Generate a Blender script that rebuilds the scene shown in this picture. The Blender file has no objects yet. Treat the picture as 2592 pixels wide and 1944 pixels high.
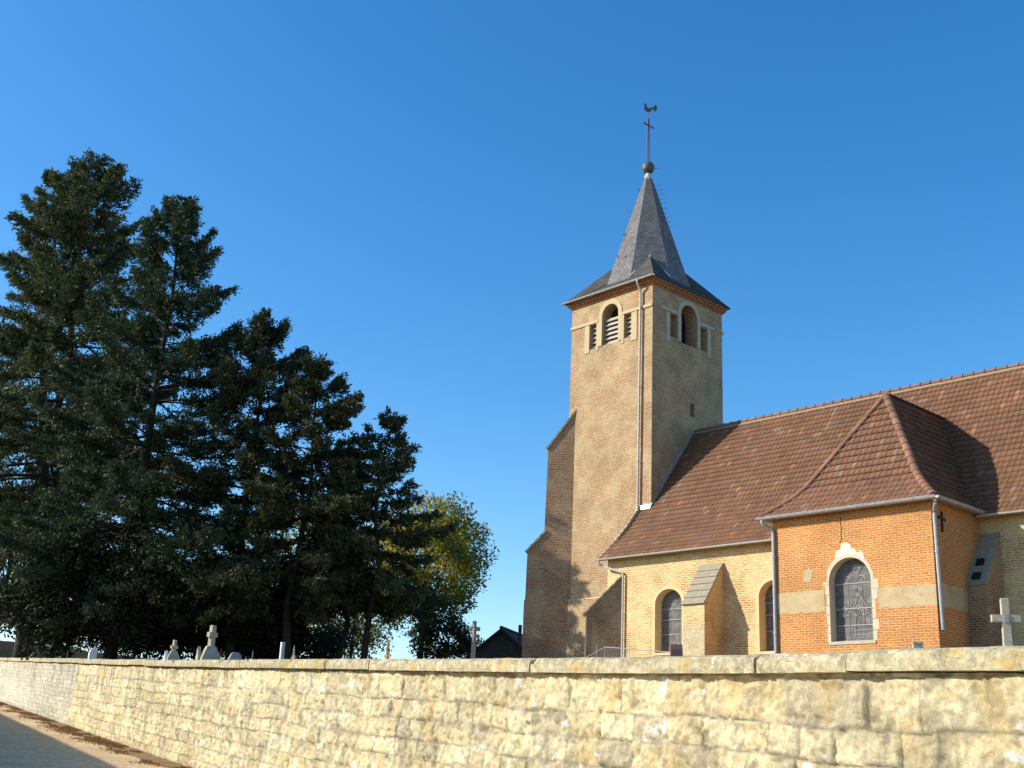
import bpy, math, random
import numpy as np
from mathutils import Vector, Matrix
from mathutils.geometry import tessellate_polygon
R_ = math.radians
scene = bpy.context.scene
COL = scene.collection
rng = np.random.default_rng(7)
random.seed(7)

# ------------------------------------------------------------------ camera
CAMP = Vector((31.58, -36.84, 1.6))
FPX = 2945.03                      # focal length in pixels of the 2592 px wide photograph
_p, _r, _y = R_(17.43), R_(2.60), R_(47.8)
FW = Vector((-math.sin(_y)*math.cos(_p), math.cos(_y)*math.cos(_p), math.sin(_p)))
_rt = Vector((math.cos(_y), math.sin(_y), 0)); _up = _rt.cross(FW)
RT = math.cos(_r)*_rt + math.sin(_r)*_up
UP = -math.sin(_r)*_rt + math.cos(_r)*_up
cd = bpy.data.cameras.new('camera'); cam = bpy.data.objects.new('camera', cd); COL.objects.link(cam)
cam.matrix_world = Matrix(((RT.x, UP.x, -FW.x, CAMP.x), (RT.y, UP.y, -FW.y, CAMP.y), (RT.z, UP.z, -FW.z, CAMP.z), (0, 0, 0, 1)))
cd.sensor_width = 36.0; cd.lens = FPX/2592*36; cd.clip_start = 0.1; cd.clip_end = 8000
scene.camera = cam

# ------------------------------------------------------------------ light
SUN_EL, SUN_AZ = R_(29.0), R_(43.0)       # azimuth: light travels toward (+sin, +cos)
world = bpy.data.worlds.new("World"); scene.world = world; world.use_nodes = True
wn = world.node_tree
sky = wn.nodes.new('ShaderNodeTexSky'); sky.sky_type = 'NISHITA'; sky.sun_disc = False
sky.sun_elevation = SUN_EL; sky.sun_rotation = math.pi + SUN_AZ
sky.altitude = 300; sky.air_density = 1.0; sky.dust_density = 0.7; sky.ozone_density = 2.8
bg = wn.nodes['Background']; bg.inputs['Strength'].default_value = 0.15
hs = wn.nodes.new('ShaderNodeHueSaturation'); hs.inputs['Saturation'].default_value = 1.34; hs.inputs['Hue'].default_value = .499; hs.inputs['Value'].default_value = 1.12
wn.links.new(sky.outputs[0], hs.inputs['Color']); wn.links.new(hs.outputs[0], bg.inputs['Color'])
LDIR = Vector((math.sin(SUN_AZ)*math.cos(SUN_EL), math.cos(SUN_AZ)*math.cos(SUN_EL), -math.sin(SUN_EL)))
sd = bpy.data.lights.new('sun', 'SUN'); sd.energy = 4.9; sd.angle = R_(0.5); sd.color = (1.0, 0.93, 0.80)
so = bpy.data.objects.new('sun', sd); COL.objects.link(so); so.rotation_euler = LDIR.to_track_quat('-Z', 'Y').to_euler()
so.location = (0, -60, 60)
vs = scene.view_settings; vs.view_transform = 'Standard'; vs.look = 'None'; vs.exposure = 0.40; vs.gamma = 1.0
scene.cycles.max_bounces = 6

def at(px, py, D):                         # world point seen at photo pixel (2592 wide) at optical depth D
    return CAMP + D*(FW + (px-1296)/FPX*RT - (py-972)/FPX*UP)

# ------------------------------------------------------------------ helpers
def hide_none(): pass
def tag(o, label=None, cat=None, group=None, kind=None):
    if label: o['label'] = label
    if cat: o['category'] = cat
    if group: o['group'] = group
    if kind: o['kind'] = kind
    return o
ORG = {}
def origin(o): return ORG.get(o.name, Vector((0, 0, 0)))
def empty(name, loc, label, cat, group=None):
    o = bpy.data.objects.new(name, None); COL.objects.link(o); o.location = loc; o.empty_display_size = .3
    ORG[o.name] = Vector(loc)
    return tag(o, label, cat, group)

def auto_uv(me):
    """metre UVs: u along the horizontal tangent of each face, v up the face"""
    nl = len(me.loops)
    if nl == 0: return
    nv, nf = len(me.vertices), len(me.polygons)
    co = np.empty(nv*3, np.float32); me.vertices.foreach_get('co', co); co = co.reshape(-1, 3)
    no = np.empty(nf*3, np.float32); me.polygons.foreach_get('normal', no); no = no.reshape(-1, 3)
    lt = np.empty(nf, np.int32); me.polygons.foreach_get('loop_total', lt)
    vi = np.empty(nl, np.int32); me.loops.foreach_get('vertex_index', vi)
    fn = np.repeat(no, lt, axis=0); P = co[vi]
    t = np.stack([-fn[:, 1], fn[:, 0], np.zeros(nl)], 1); L = np.linalg.norm(t, axis=1)
    flat = L < 0.05
    t[flat] = (1, 0, 0); L[flat] = 1; t /= L[:, None]
    b = np.cross(fn, t); b[flat] = (0, 1, 0)
    uv = np.stack([(P*t).sum(1), (P*b).sum(1)], 1).astype(np.float32)
    lay = me.uv_layers.new(name='UVMap'); lay.data.foreach_set('uv', uv.ravel())

class MB:
    def __init__(s): s.v = []; s.f = []; s.tint = None
    def add(s, vs, fs):
        k = len(s.v); s.v += [tuple(v) for v in vs]; s.f += [tuple(i+k for i in f) for f in fs]; return s
    def box(s, a, b):
        (x0, y0, z0), (x1, y1, z1) = a, b
        return s.add([(x0, y0, z0), (x1, y0, z0), (x1, y1, z0), (x0, y1, z0), (x0, y0, z1), (x1, y0, z1), (x1, y1, z1), (x0, y1, z1)],
                     [(0, 3, 2, 1), (4, 5, 6, 7), (0, 1, 5, 4), (1, 2, 6, 5), (2, 3, 7, 6), (3, 0, 4, 7)])
    def loft(s, rings, cap=True):
        n = len(rings[0]); k = len(s.v)
        for r in rings: s.v += [tuple(p) for p in r]
        for i in range(len(rings)-1):
            for j in range(n):
                a = k+i*n+j; b = k+i*n+(j+1) % n
                s.f.append((a, b, b+n, a+n))
        if cap:
            s.f.append(tuple(k+j for j in range(n))[::-1]); s.f.append(tuple(k+(len(rings)-1)*n+j for j in range(n)))
        return s
    def prism(s, poly, d):                 # poly: 3D points, extruded by vector d
        d = Vector(d); return s.loft([[Vector(p) for p in poly], [Vector(p)+d for p in poly]])
    def tube(s, pts, r, n=8, cap=True):
        pts = [Vector(p) for p in pts]; rs = [float(q) for q in r] if isinstance(r, (list, tuple)) else [float(r)]*len(pts)
        rings = []
        for i, p in enumerate(pts):
            t = (pts[min(i+1, len(pts)-1)]-pts[max(i-1, 0)]).normalized()
            a = t.cross(Vector((0, 0, 1)) if abs(t.z) < .95 else Vector((1, 0, 0))).normalized(); b = t.cross(a)
            rings.append([p+rs[i]*(math.cos(q)*a+math.sin(q)*b) for q in [2*math.pi*j/n for j in range(n)]])
        return s.loft(rings, cap)
    def lathe(s, c, prof, n=16):           # prof: (radius, z) pairs
        return s.loft([[(c[0]+r*math.cos(2*math.pi*j/n), c[1]+r*math.sin(2*math.pi*j/n), c[2]+z) for j in range(n)] for r, z in prof])
    def obox(s, c, ax, ay, az):            # centre and three half-axis vectors
        c, ax, ay, az = map(Vector, (c, ax, ay, az))
        r = lambda w: [c-ax-ay+w, c+ax-ay+w, c+ax+ay+w, c-ax+ay+w]
        return s.loft([r(-az), r(az)])
    def build(s, name, mat, parent=None, smooth=False, label=None, fix=True):
        me = bpy.data.meshes.new(name)
        o0 = origin(parent) if parent else Vector((0, 0, 0))
        me.from_pydata([(x-o0.x, y-o0.y, z-o0.z) for x, y, z in s.v], [], s.f)
        if fix:
            import bmesh
            b = bmesh.new(); b.from_mesh(me); bmesh.ops.recalc_face_normals(b, faces=b.faces); b.to_mesh(me); b.free()
        me.materials.append(mat); auto_uv(me)
        if smooth: me.polygons.foreach_set('use_smooth', [True]*len(me.polygons))
        if s.tint is not None:
            at_ = me.color_attributes.new('tint', 'FLOAT_COLOR', 'POINT'); at_.data.foreach_set('color', np.asarray(s.tint, np.float32).ravel())
        o = bpy.data.objects.new(name, me); COL.objects.link(o)
        if parent: o.parent = parent; ORG[o.name] = o0
        if label: o['label'] = label
        return o

def np_mesh(name, V, F, mat, parent=None, tint=None, smooth=False, uv=False):
    """large quad mesh straight from arrays"""
    me = bpy.data.meshes.new(name); V = np.asarray(V, np.float32); F = np.asarray(F, np.int32)
    o0 = origin(parent) if parent else Vector((0, 0, 0)); V = V-np.array(o0, np.float32)
    me.vertices.add(len(V)); me.vertices.foreach_set('co', V.ravel())
    nf, k = F.shape
    me.loops.add(nf*k); me.loops.foreach_set('vertex_index', F.ravel())
    me.polygons.add(nf); me.polygons.foreach_set('loop_start', np.arange(0, nf*k, k, dtype=np.int32))
    me.polygons.foreach_set('loop_total', np.full(nf, k, np.int32))
    me.update(calc_edges=True)
    if smooth: me.polygons.foreach_set('use_smooth', np.ones(nf, bool))
    me.materials.append(mat)
    if tint is not None:
        t = np.ones((len(V), 4), np.float32); t[:, :3] = tint
        a = me.color_attributes.new('tint', 'FLOAT_COLOR', 'POINT'); a.data.foreach_set('color', t.ravel())
    if uv: auto_uv(me)
    o = bpy.data.objects.new(name, me); COL.objects.link(o)
    if parent: o.parent = parent; ORG[o.name] = o0
    return o

# value noise in numpy
def _h(i, j, seed):
    i = i.astype(np.int64); j = j.astype(np.int64)
    n = (i*374761393+j*668265263+seed*1442695041) & 0xffffffff
    n = ((n ^ (n >> 13))*1274126177) & 0xffffffff
    return ((n ^ (n >> 16)) & 0xffff)/65535.0
def vnoise(x, y, seed=0):
    i = np.floor(x); j = np.floor(y); fx = x-i; fy = y-j
    fx = fx*fx*(3-2*fx); fy = fy*fy*(3-2*fy)
    a = _h(i, j, seed); b = _h(i+1, j, seed); c = _h(i, j+1, seed); d = _h(i+1, j+1, seed)
    return (a*(1-fx)+b*fx)*(1-fy)+(c*(1-fx)+d*fx)*fy
def fbm(x, y, seed=0, oct=4):
    s = 0; a = .5; t = 0
    for k in range(oct): s = s+a*vnoise(x*2**k, y*2**k, seed+k*17); t += a; a *= .5
    return s/t

# ------------------------------------------------------------------ materials
class NT:
    def __init__(s, name, rough=.85, spec=.25):
        s.m = bpy.data.materials.new(name); s.m.use_nodes = True; s.t = s.m.node_tree; s.n = s.t.nodes; s.l = s.t.links
        s.b = s.n['Principled BSDF']; s.b.inputs['Roughness'].default_value = rough; s.b.inputs['Specular IOR Level'].default_value = spec
    def new(s, ty, **kw):
        n = s.n.new(ty)
        for k, v in kw.items(): setattr(n, k, v)
        return n
    def set(s, sock, v):
        if hasattr(v, 'is_output') or isinstance(v, bpy.types.NodeSocket): s.l.new(v, sock)
        else: sock.default_value = v
    def uv(s): return s.new('ShaderNodeTexCoord').outputs['UV']
    def obj(s): return s.new('ShaderNodeTexCoord').outputs['Object']
    def attr(s, name): return s.new('ShaderNodeAttribute', attribute_name=name).outputs['Color']
    def scale(s, vec, sc):
        n = s.new('ShaderNodeMapping'); s.l.new(vec, n.inputs['Vector']); n.inputs['Scale'].default_value = sc; return n.outputs[0]
    def noise(s, vec, sc, det=4, rough=.6, dist=0):
        n = s.new('ShaderNodeTexNoise'); s.l.new(vec, n.inputs['Vector']); n.inputs['Scale'].default_value = sc
        n.inputs['Detail'].default_value = det; n.inputs['Roughness'].default_value = rough; n.inputs['Distortion'].default_value = dist
        return n.outputs['Fac']
    def ramp(s, fac, stops, interp='LINEAR'):
        n = s.new('ShaderNodeValToRGB'); s.l.new(fac, n.inputs[0]); e = n.color_ramp.elements; n.color_ramp.interpolation = interp
        while len(e) < len(stops): e.new(.5)
        for q, (p, c) in zip(e, stops):
            q.position = p; q.color = (*c, 1) if isinstance(c, tuple) else (c, c, c, 1)
        return n.outputs[0]
    def mix(s, fac, a, b, mode='MIX'):
        n = s.new('ShaderNodeMix', data_type='RGBA', blend_type=mode)
        s.set(n.inputs[0], fac); s.set(n.inputs[6], (*a, 1) if isinstance(a, tuple) else a); s.set(n.inputs[7], (*b, 1) if isinstance(b, tuple) else b)
        return n.outputs[2]
    def math(s, op, a, b=0.0):
        n = s.new('ShaderNodeMath', operation=op); s.set(n.inputs[0], a); s.set(n.inputs[1], b); return n.outputs[0]
    def bump(s, h, strength=.5, dist=.02, normal=None):
        n = s.new('ShaderNodeBump'); n.inputs['Strength'].default_value = strength; n.inputs['Distance'].default_value = dist
        s.l.new(h, n.inputs['Height'])
        if normal: s.l.new(normal, n.inputs['Normal'])
        s.l.new(n.outputs[0], s.b.inputs['Normal']); return n.outputs[0]
    def color(s, c): s.set(s.b.inputs['Base Color'], (*c, 1) if isinstance(c, tuple) else c); return s.m

def brick_mat(name, c1, c2, mortar, odd, odd_amt=.12, msize=.012, bw=.24, rh=.075, stain=(.55, 1.15), render=None, render_amt=.5, bias=0., warp=.012):
    M = NT(name, .92, .1); uv = M.uv()
    w = M.new('ShaderNodeTexNoise'); M.l.new(uv, w.inputs['Vector']); w.inputs['Scale'].default_value = 2.2; w.inputs['Detail'].default_value = 2
    vm = M.new('ShaderNodeVectorMath', operation='MULTIPLY_ADD'); M.l.new(w.outputs['Color'], vm.inputs[0]); vm.inputs[1].default_value = (warp*2, warp*2, 0); M.l.new(uv, vm.inputs[2])
    wuv = vm.outputs[0]
    def brick(a, b, m, b_=0.):
        n = M.new('ShaderNodeTexBrick'); M.l.new(wuv, n.inputs['Vector']); n.inputs['Scale'].default_value = 1
        n.inputs['Color1'].default_value = (*a, 1); n.inputs['Color2'].default_value = (*b, 1); n.inputs['Mortar'].default_value = (*m, 1)
        n.inputs['Mortar Size'].default_value = msize; n.inputs['Mortar Smooth'].default_value = .3; n.inputs['Bias'].default_value = b_
        n.inputs['Brick Width'].default_value = bw; n.inputs['Row Height'].default_value = rh
        return n
    b1 = brick(c1, c2, mortar, bias)
    # second per-brick random value picks the odd bricks (overburnt or pale)
    sel = brick((0, 0, 0), (1, 1, 1), (0, 0, 0))
    b2m = M.noise(M.scale(wuv, (1/bw, 1/rh, 1)), 2.3, 2, .5)
    pick = M.ramp(b2m, [(max(.0, .68-odd_amt), 0.), (.74-odd_amt*.8, 1.)])
    pick = M.math('MULTIPLY', pick, M.math('SUBTRACT', 1.0, b1.outputs['Fac']))
    c = M.mix(pick, b1.outputs['Color'], odd)
    if render:
        rn = M.noise(uv, .9, 7, .68); ra = M.ramp(rn, [(.5-.2*render_amt, 0.), (.5+.12-.2*render_amt, 1.)])
        rn2 = M.noise(uv, 9, 3, .6); ra = M.math('MULTIPLY', ra, M.ramp(rn2, [(.38, .45), (.58, 1.)]))
        c = M.mix(ra, c, render)
    big = M.noise(uv, .55, 5, .6); fine = M.noise(uv, 14, 4, .7)
    c = M.mix(1.0, c, M.ramp(big, [(.25, stain[0]), (.75, stain[1])]), 'MULTIPLY')
    c = M.mix(1.0, c, M.ramp(fine, [(.25, .66), (.75, 1.28)]), 'MULTIPLY')
    stk = M.noise(M.scale(wuv, (4., 11., 1)), 1.0, 3, .7); c = M.mix(1.0, c, M.ramp(stk, [(.3, .86), (.7, 1.12)]), 'MULTIPLY')
    M.color(c)
    h = M.math('ADD', M.math('MULTIPLY', b1.outputs['Fac'], -1.0), M.math('MULTIPLY', fine, .8))
    M.bump(h, .6, .02); return M.m

def rough_mat(name, c1, c2, sc=3., fine=25., rough=.9, bumpd=.01, third=None, coords='uv'):
    M = NT(name, rough, .15); uv = M.uv() if coords == 'uv' else M.obj()
    n1 = M.noise(uv, sc, 6, .65); c = M.ramp(n1, [(.3, c1), (.7, c2)])
    if third:
        c = M.mix(M.ramp(M.noise(uv, sc*2.3, 5, .7), [(.56, 0.), (.68, 1.)]), c, third)
    f = M.noise(uv, fine, 4, .7); c = M.mix(1.0, c, M.ramp(f, [(.25, .75), (.75, 1.2)]), 'MULTIPLY')
    M.color(c); M.bump(f, .6, bumpd); return M.m

def plain(name, c, rough=.6, metal=0., spec=.4, var=.15, sc=8):
    M = NT(name, rough, spec); M.b.inputs['Metallic'].default_value = metal
    n = M.noise(M.obj(), sc, 4, .6)
    M.color(M.mix(1.0, c, M.ramp(n, [(.25, 1-var), (.75, 1+var)]), 'MULTIPLY')); return M.m

MT = {}
MT['tower'] = brick_mat('tower_brick', (.48, .275, .122), (.36, .185, .088), (.53, .41, .26), (.33, .135, .055), .2, .018, .23, .078, (.76, 1.12), (.54, .41, .24), .22)
MT['buttress'] = brick_mat('old_brick', (.42, .215, .105), (.29, .135, .07), (.44, .33, .21), (.15, .085, .06), .2, .015, .23, .078, (.70, 1.15), (.42, .31, .185), .22)
MT['nave'] = brick_mat('nave_brick', (.48, .22, .075), (.60, .33, .13), (.72, .55, .29), (.38, .17, .07), .16, .024, .26, .085, (.80, 1.10), (.75, .58, .30), .48)
MT['chapel'] = brick_mat('chapel_brick', (.62, .245, .062), (.54, .195, .05), (.68, .42, .19), (.32, .19, .13), .14, .0125, .25, .075, (.78, 1.18))
MT['cornice'] = brick_mat('cornice_brick', (.60, .22, .075), (.48, .16, .06), (.55, .40, .24), (.25, .10, .06), .15, .012, .23, .078)
MT['plaster'] = rough_mat('wall_plaster', (.44, .325, .175), (.58, .45, .26), 2.2, 30, third=(.40, .30, .18))
MT['cream'] = rough_mat('cream_render', (.66, .50, .27), (.74, .58, .33), 2.0, 18)
MT['palemortar'] = rough_mat('pale_mortar', (.72, .64, .46), (.82, .75, .58), 5, 25)
MT['stone'] = rough_mat('dressed_stone', (.50, .40, .23), (.58, .47, .28), 3, 30, third=(.40, .32, .2))
MT['whitestone'] = rough_mat('pale_stone', (.44, .385, .29), (.56, .49, .375), 3, 30)
MT['slab'] = rough_mat('roof_slab_stone', (.27, .235, .17), (.38, .33, .24), 5, 30, third=(.42, .33, .15))
MT['zinc'] = plain('zinc', (.42, .41, .41), .45, .35, .4, .2)
MT['pvc'] = plain('grey_pipe', (.50, .47, .42), .5, 0., .4, .12)
MT['lead'] = plain('lead_flashing', (.62, .62, .64), .5, .3, .5, .2)
MT['dark'] = plain('dark_interior', (.012, .011, .010), .9)
MT['iron'] = plain('black_iron', (.035, .03, .03), .6, .3)
MT['rust'] = plain('rusty_iron', (.22, .09, .05), .8, 0, .2, .3, 30)
MT['ball'] = plain('dull_copper', (.10, .115, .095), .5, .3, .4, .25)
MT['louvre'] = plain('louvre_board', (.42, .38, .31), .75, 0, .2, .2, 5)
MT['rail'] = plain('galvanised_rail', (.24, .26, .29), .55, .3)
MT['verge'] = plain('verge_board', (.55, .52, .48), .7)

def tile_mat(name):
    M = NT(name, .75, .25); a = M.attr('tint'); uv = M.uv()
    n = M.noise(uv, .5, 5, .6); c = M.mix(1.0, a, M.ramp(n, [(.25, .8), (.75, 1.18)]), 'MULTIPLY')
    f = M.noise(uv, 22, 4, .7); c = M.mix(1.0, c, M.ramp(f, [(.25, .72), (.75, 1.25)]), 'MULTIPLY')
    M.color(M.mix(M.ramp(M.noise(uv, 1.3, 6, .7), [(.6, 0.), (.75, .35)]), c, (.25, .19, .09)))
    M.bump(f, .4, .006); return M.m
MT['tile'] = tile_mat('clay_tile')
def slate_mat(name, k=1., rg=.55, w=1.):
    M = NT(name, rg, .12); uv = M.uv()
    b = M.new('ShaderNodeTexBrick'); M.l.new(uv, b.inputs['Vector']); b.inputs['Scale'].default_value = 1
    b.inputs['Color1'].default_value = (.14*k, .133*k, .130*k*w, 1); b.inputs['Color2'].default_value = (.21*k, .20*k, .195*k*w, 1); b.inputs['Mortar'].default_value = (.085*k, .082*k, .084*k, 1)
    b.inputs['Mortar Size'].default_value = .010; b.inputs['Brick Width'].default_value = .22; b.inputs['Row Height'].default_value = .14
    n = M.noise(uv, 1.2, 5, .6); c = M.mix(1.0, b.outputs['Color'], M.ramp(n, [(.25, .75), (.75, 1.25)]), 'MULTIPLY')
    M.color(c); M.bump(M.math('ADD', M.math('MULTIPLY', b.outputs['Fac'], -1.), M.math('MULTIPLY', M.noise(uv, 12, 3), .6)), .4, .015)
    return M.m
MT['slate'] = slate_mat('slate', 1., .7); MT['oldslate'] = slate_mat('old_slate', .46, .8, .86)
def glass_mat():
    M = NT('old_window_glass', .6, .06); uv = M.uv()
    b = M.new('ShaderNodeTexBrick'); M.l.new(uv, b.inputs['Vector']); b.inputs['Scale'].default_value = 1
    b.inputs['Color1'].default_value = (.135, .13, .125, 1); b.inputs['Color2'].default_value = (.185, .175, .16, 1); b.inputs['Mortar'].default_value = (.11, .105, .10, 1)
    b.inputs['Mortar Size'].default_value = .008; b.inputs['Brick Width'].default_value = .17; b.inputs['Row Height'].default_value = .21; b.inputs['Mortar Smooth'].default_value = .2
    n = M.noise(uv, 4, 4, .6)
    M.color(M.mix(1.0, b.outputs['Color'], M.ramp(n, [(.3, .75), (.7, 1.3)]), 'MULTIPLY')); M.bump(n, .15, .02); return M.m
MT['glass'] = glass_mat()
def leaf_mat(name, trans=.25):
    M = NT(name, .65, .15); a = M.attr('tint'); M.color(a)
    tr = M.new('ShaderNodeBsdfTranslucent'); M.l.new(a, tr.inputs['Color'])
    mx = M.new('ShaderNodeMixShader'); mx.inputs[0].default_value = trans
    M.l.new(M.b.outputs[0], mx.inputs[1]); M.l.new(tr.outputs[0], mx.inputs[2]); M.l.new(mx.outputs[0], M.n['Material Output'].inputs['Surface']); return M.m
MT['needle'] = leaf_mat('needles', .12); MT['leaf'] = leaf_mat('leaves', .35)
MT['bark'] = rough_mat('bark', (.030, .025, .020), (.065, .052, .040), 4, 20, coords='obj')

# ------------------------------------------------------------------ the lie of the land, along the cemetery wall
WC = np.array([9.3044, -24.1811]); WD = np.array([-0.96793, 0.25123]); WN = np.array([0.25123, 0.96793])   # WN points into the cemetery
SB = np.array([-60, -40, -25, -19.44, -14.82, -10.48, -.46, 10.43, 19.84, 50.3, 90, 130.])
ZB = np.array([1.75, 1.85, 2.03, 2.22, 2.37, 2.54, 2.95, 3.43, 3.86, 5.24, 7.0, 7.6])                       # underside of the coping
def zcop(s): return np.interp(s, SB, ZB)
def zroad(s): return np.interp(s, SB, ZB-2.15)
def st(x, y): d = np.stack([x-WC[0], y-WC[1]], -1); return d@WD, d@WN
def xy(s, t): return WC[0]+s*WD[0]+t*WN[0], WC[1]+s*WD[1]+t*WN[1]
CS, CT = st(np.array(CAMP.x), np.array(CAMP.y))
def zground(x, y):
    """cemetery ground: rises gently away from the wall"""
    s, t = st(np.asarray(x, float), np.asarray(y, float))
    s_ = np.clip(s, -22, 70); t_ = np.clip(t, 0, 80)
    sight = 0.0455*(s_-CS)+.0806*(t_-CT)
    return 1.6+.885*sight-.08

def make_ground():
    S = np.concatenate([[-3000, -900, -300, -120], np.arange(-60, 131, 5), [200, 400, 900, 3000]])
    T = np.concatenate([[-3000, -800, -300, -120, -60, -30, -15, -9, -6, -4, -2.5, -1.2, -.5, .2, .24], np.arange(2, 82, 6), [90, 120, 250, 800, 3000]])
    SS, TT = np.meshgrid(S, T, indexing='ij'); X, Y = xy(SS, TT)
    Z = np.where(TT <= .2, zroad(SS)-.006, zground(X, Y))
    V = np.stack([X, Y, Z], -1).reshape(-1, 3); m, n = len(S), len(T)
    F = [(i*n+j, (i+1)*n+j, (i+1)*n+j+1, i*n+j+1) for i in range(m-1) for j in range(n-1)]
    M = NT('ground_gravel', .95, .1); o = M.obj(); n1 = M.noise(o, .6, 6, .7); n2 = M.noise(o, 9, 5, .7)
    c = M.ramp(n1, [(.3, (.17, .135, .075)), (.7, (.27, .21, .125))]); M.color(M.mix(1., c, M.ramp(n2, [(.2, .6), (.8, 1.3)]), 'MULTIPLY')); M.bump(n2, .6, .05)
    tag(np_mesh('ground', V, F, M.m), kind='structure')
make_ground()
def make_road():
    S = np.arange(-60, 131, 2.); T = np.array([-7.2, -6, -4, -2.6, -1.4, -.75, -.45])
    SS, TT = np.meshgrid(S, T, indexing='ij'); TT = TT+(np.abs(TT+.45) < .01)*(fbm(SS*.35, SS*0, 5)-.5)*.5; X, Y = xy(SS, TT)
    Z = zroad(SS)+.004+.05*np.exp(-((TT+3.8)/2.2)**2)
    V = np.stack([X, Y, Z], -1).reshape(-1, 3); m, n = len(S), len(T)
    F = [(i*n+j, (i+1)*n+j, (i+1)*n+j+1, i*n+j+1) for i in range(m-1) for j in range(n-1)]
    M = NT('road_gravel', .95, .15); o = M.obj(); n1 = M.noise(o, .5, 5, .6); n2 = M.noise(o, 11, 7, .9); n3 = M.noise(o, 2.5, 6, .8)
    c = M.ramp(n2, [(.36, (.27, .18, .09)), (.5, (.66, .48, .27)), (.64, (.98, .77, .47))])
    c = M.mix(1., c, M.ramp(n1, [(.3, .85), (.7, 1.1)]), 'MULTIPLY'); c = M.mix(1., c, M.ramp(n3, [(.3, .8), (.7, 1.15)]), 'MULTIPLY')
    M.color(c); M.bump(n2, .8, .02)
    tag(np_mesh('road', V, F, M.m), kind='structure')
make_road()

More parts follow.
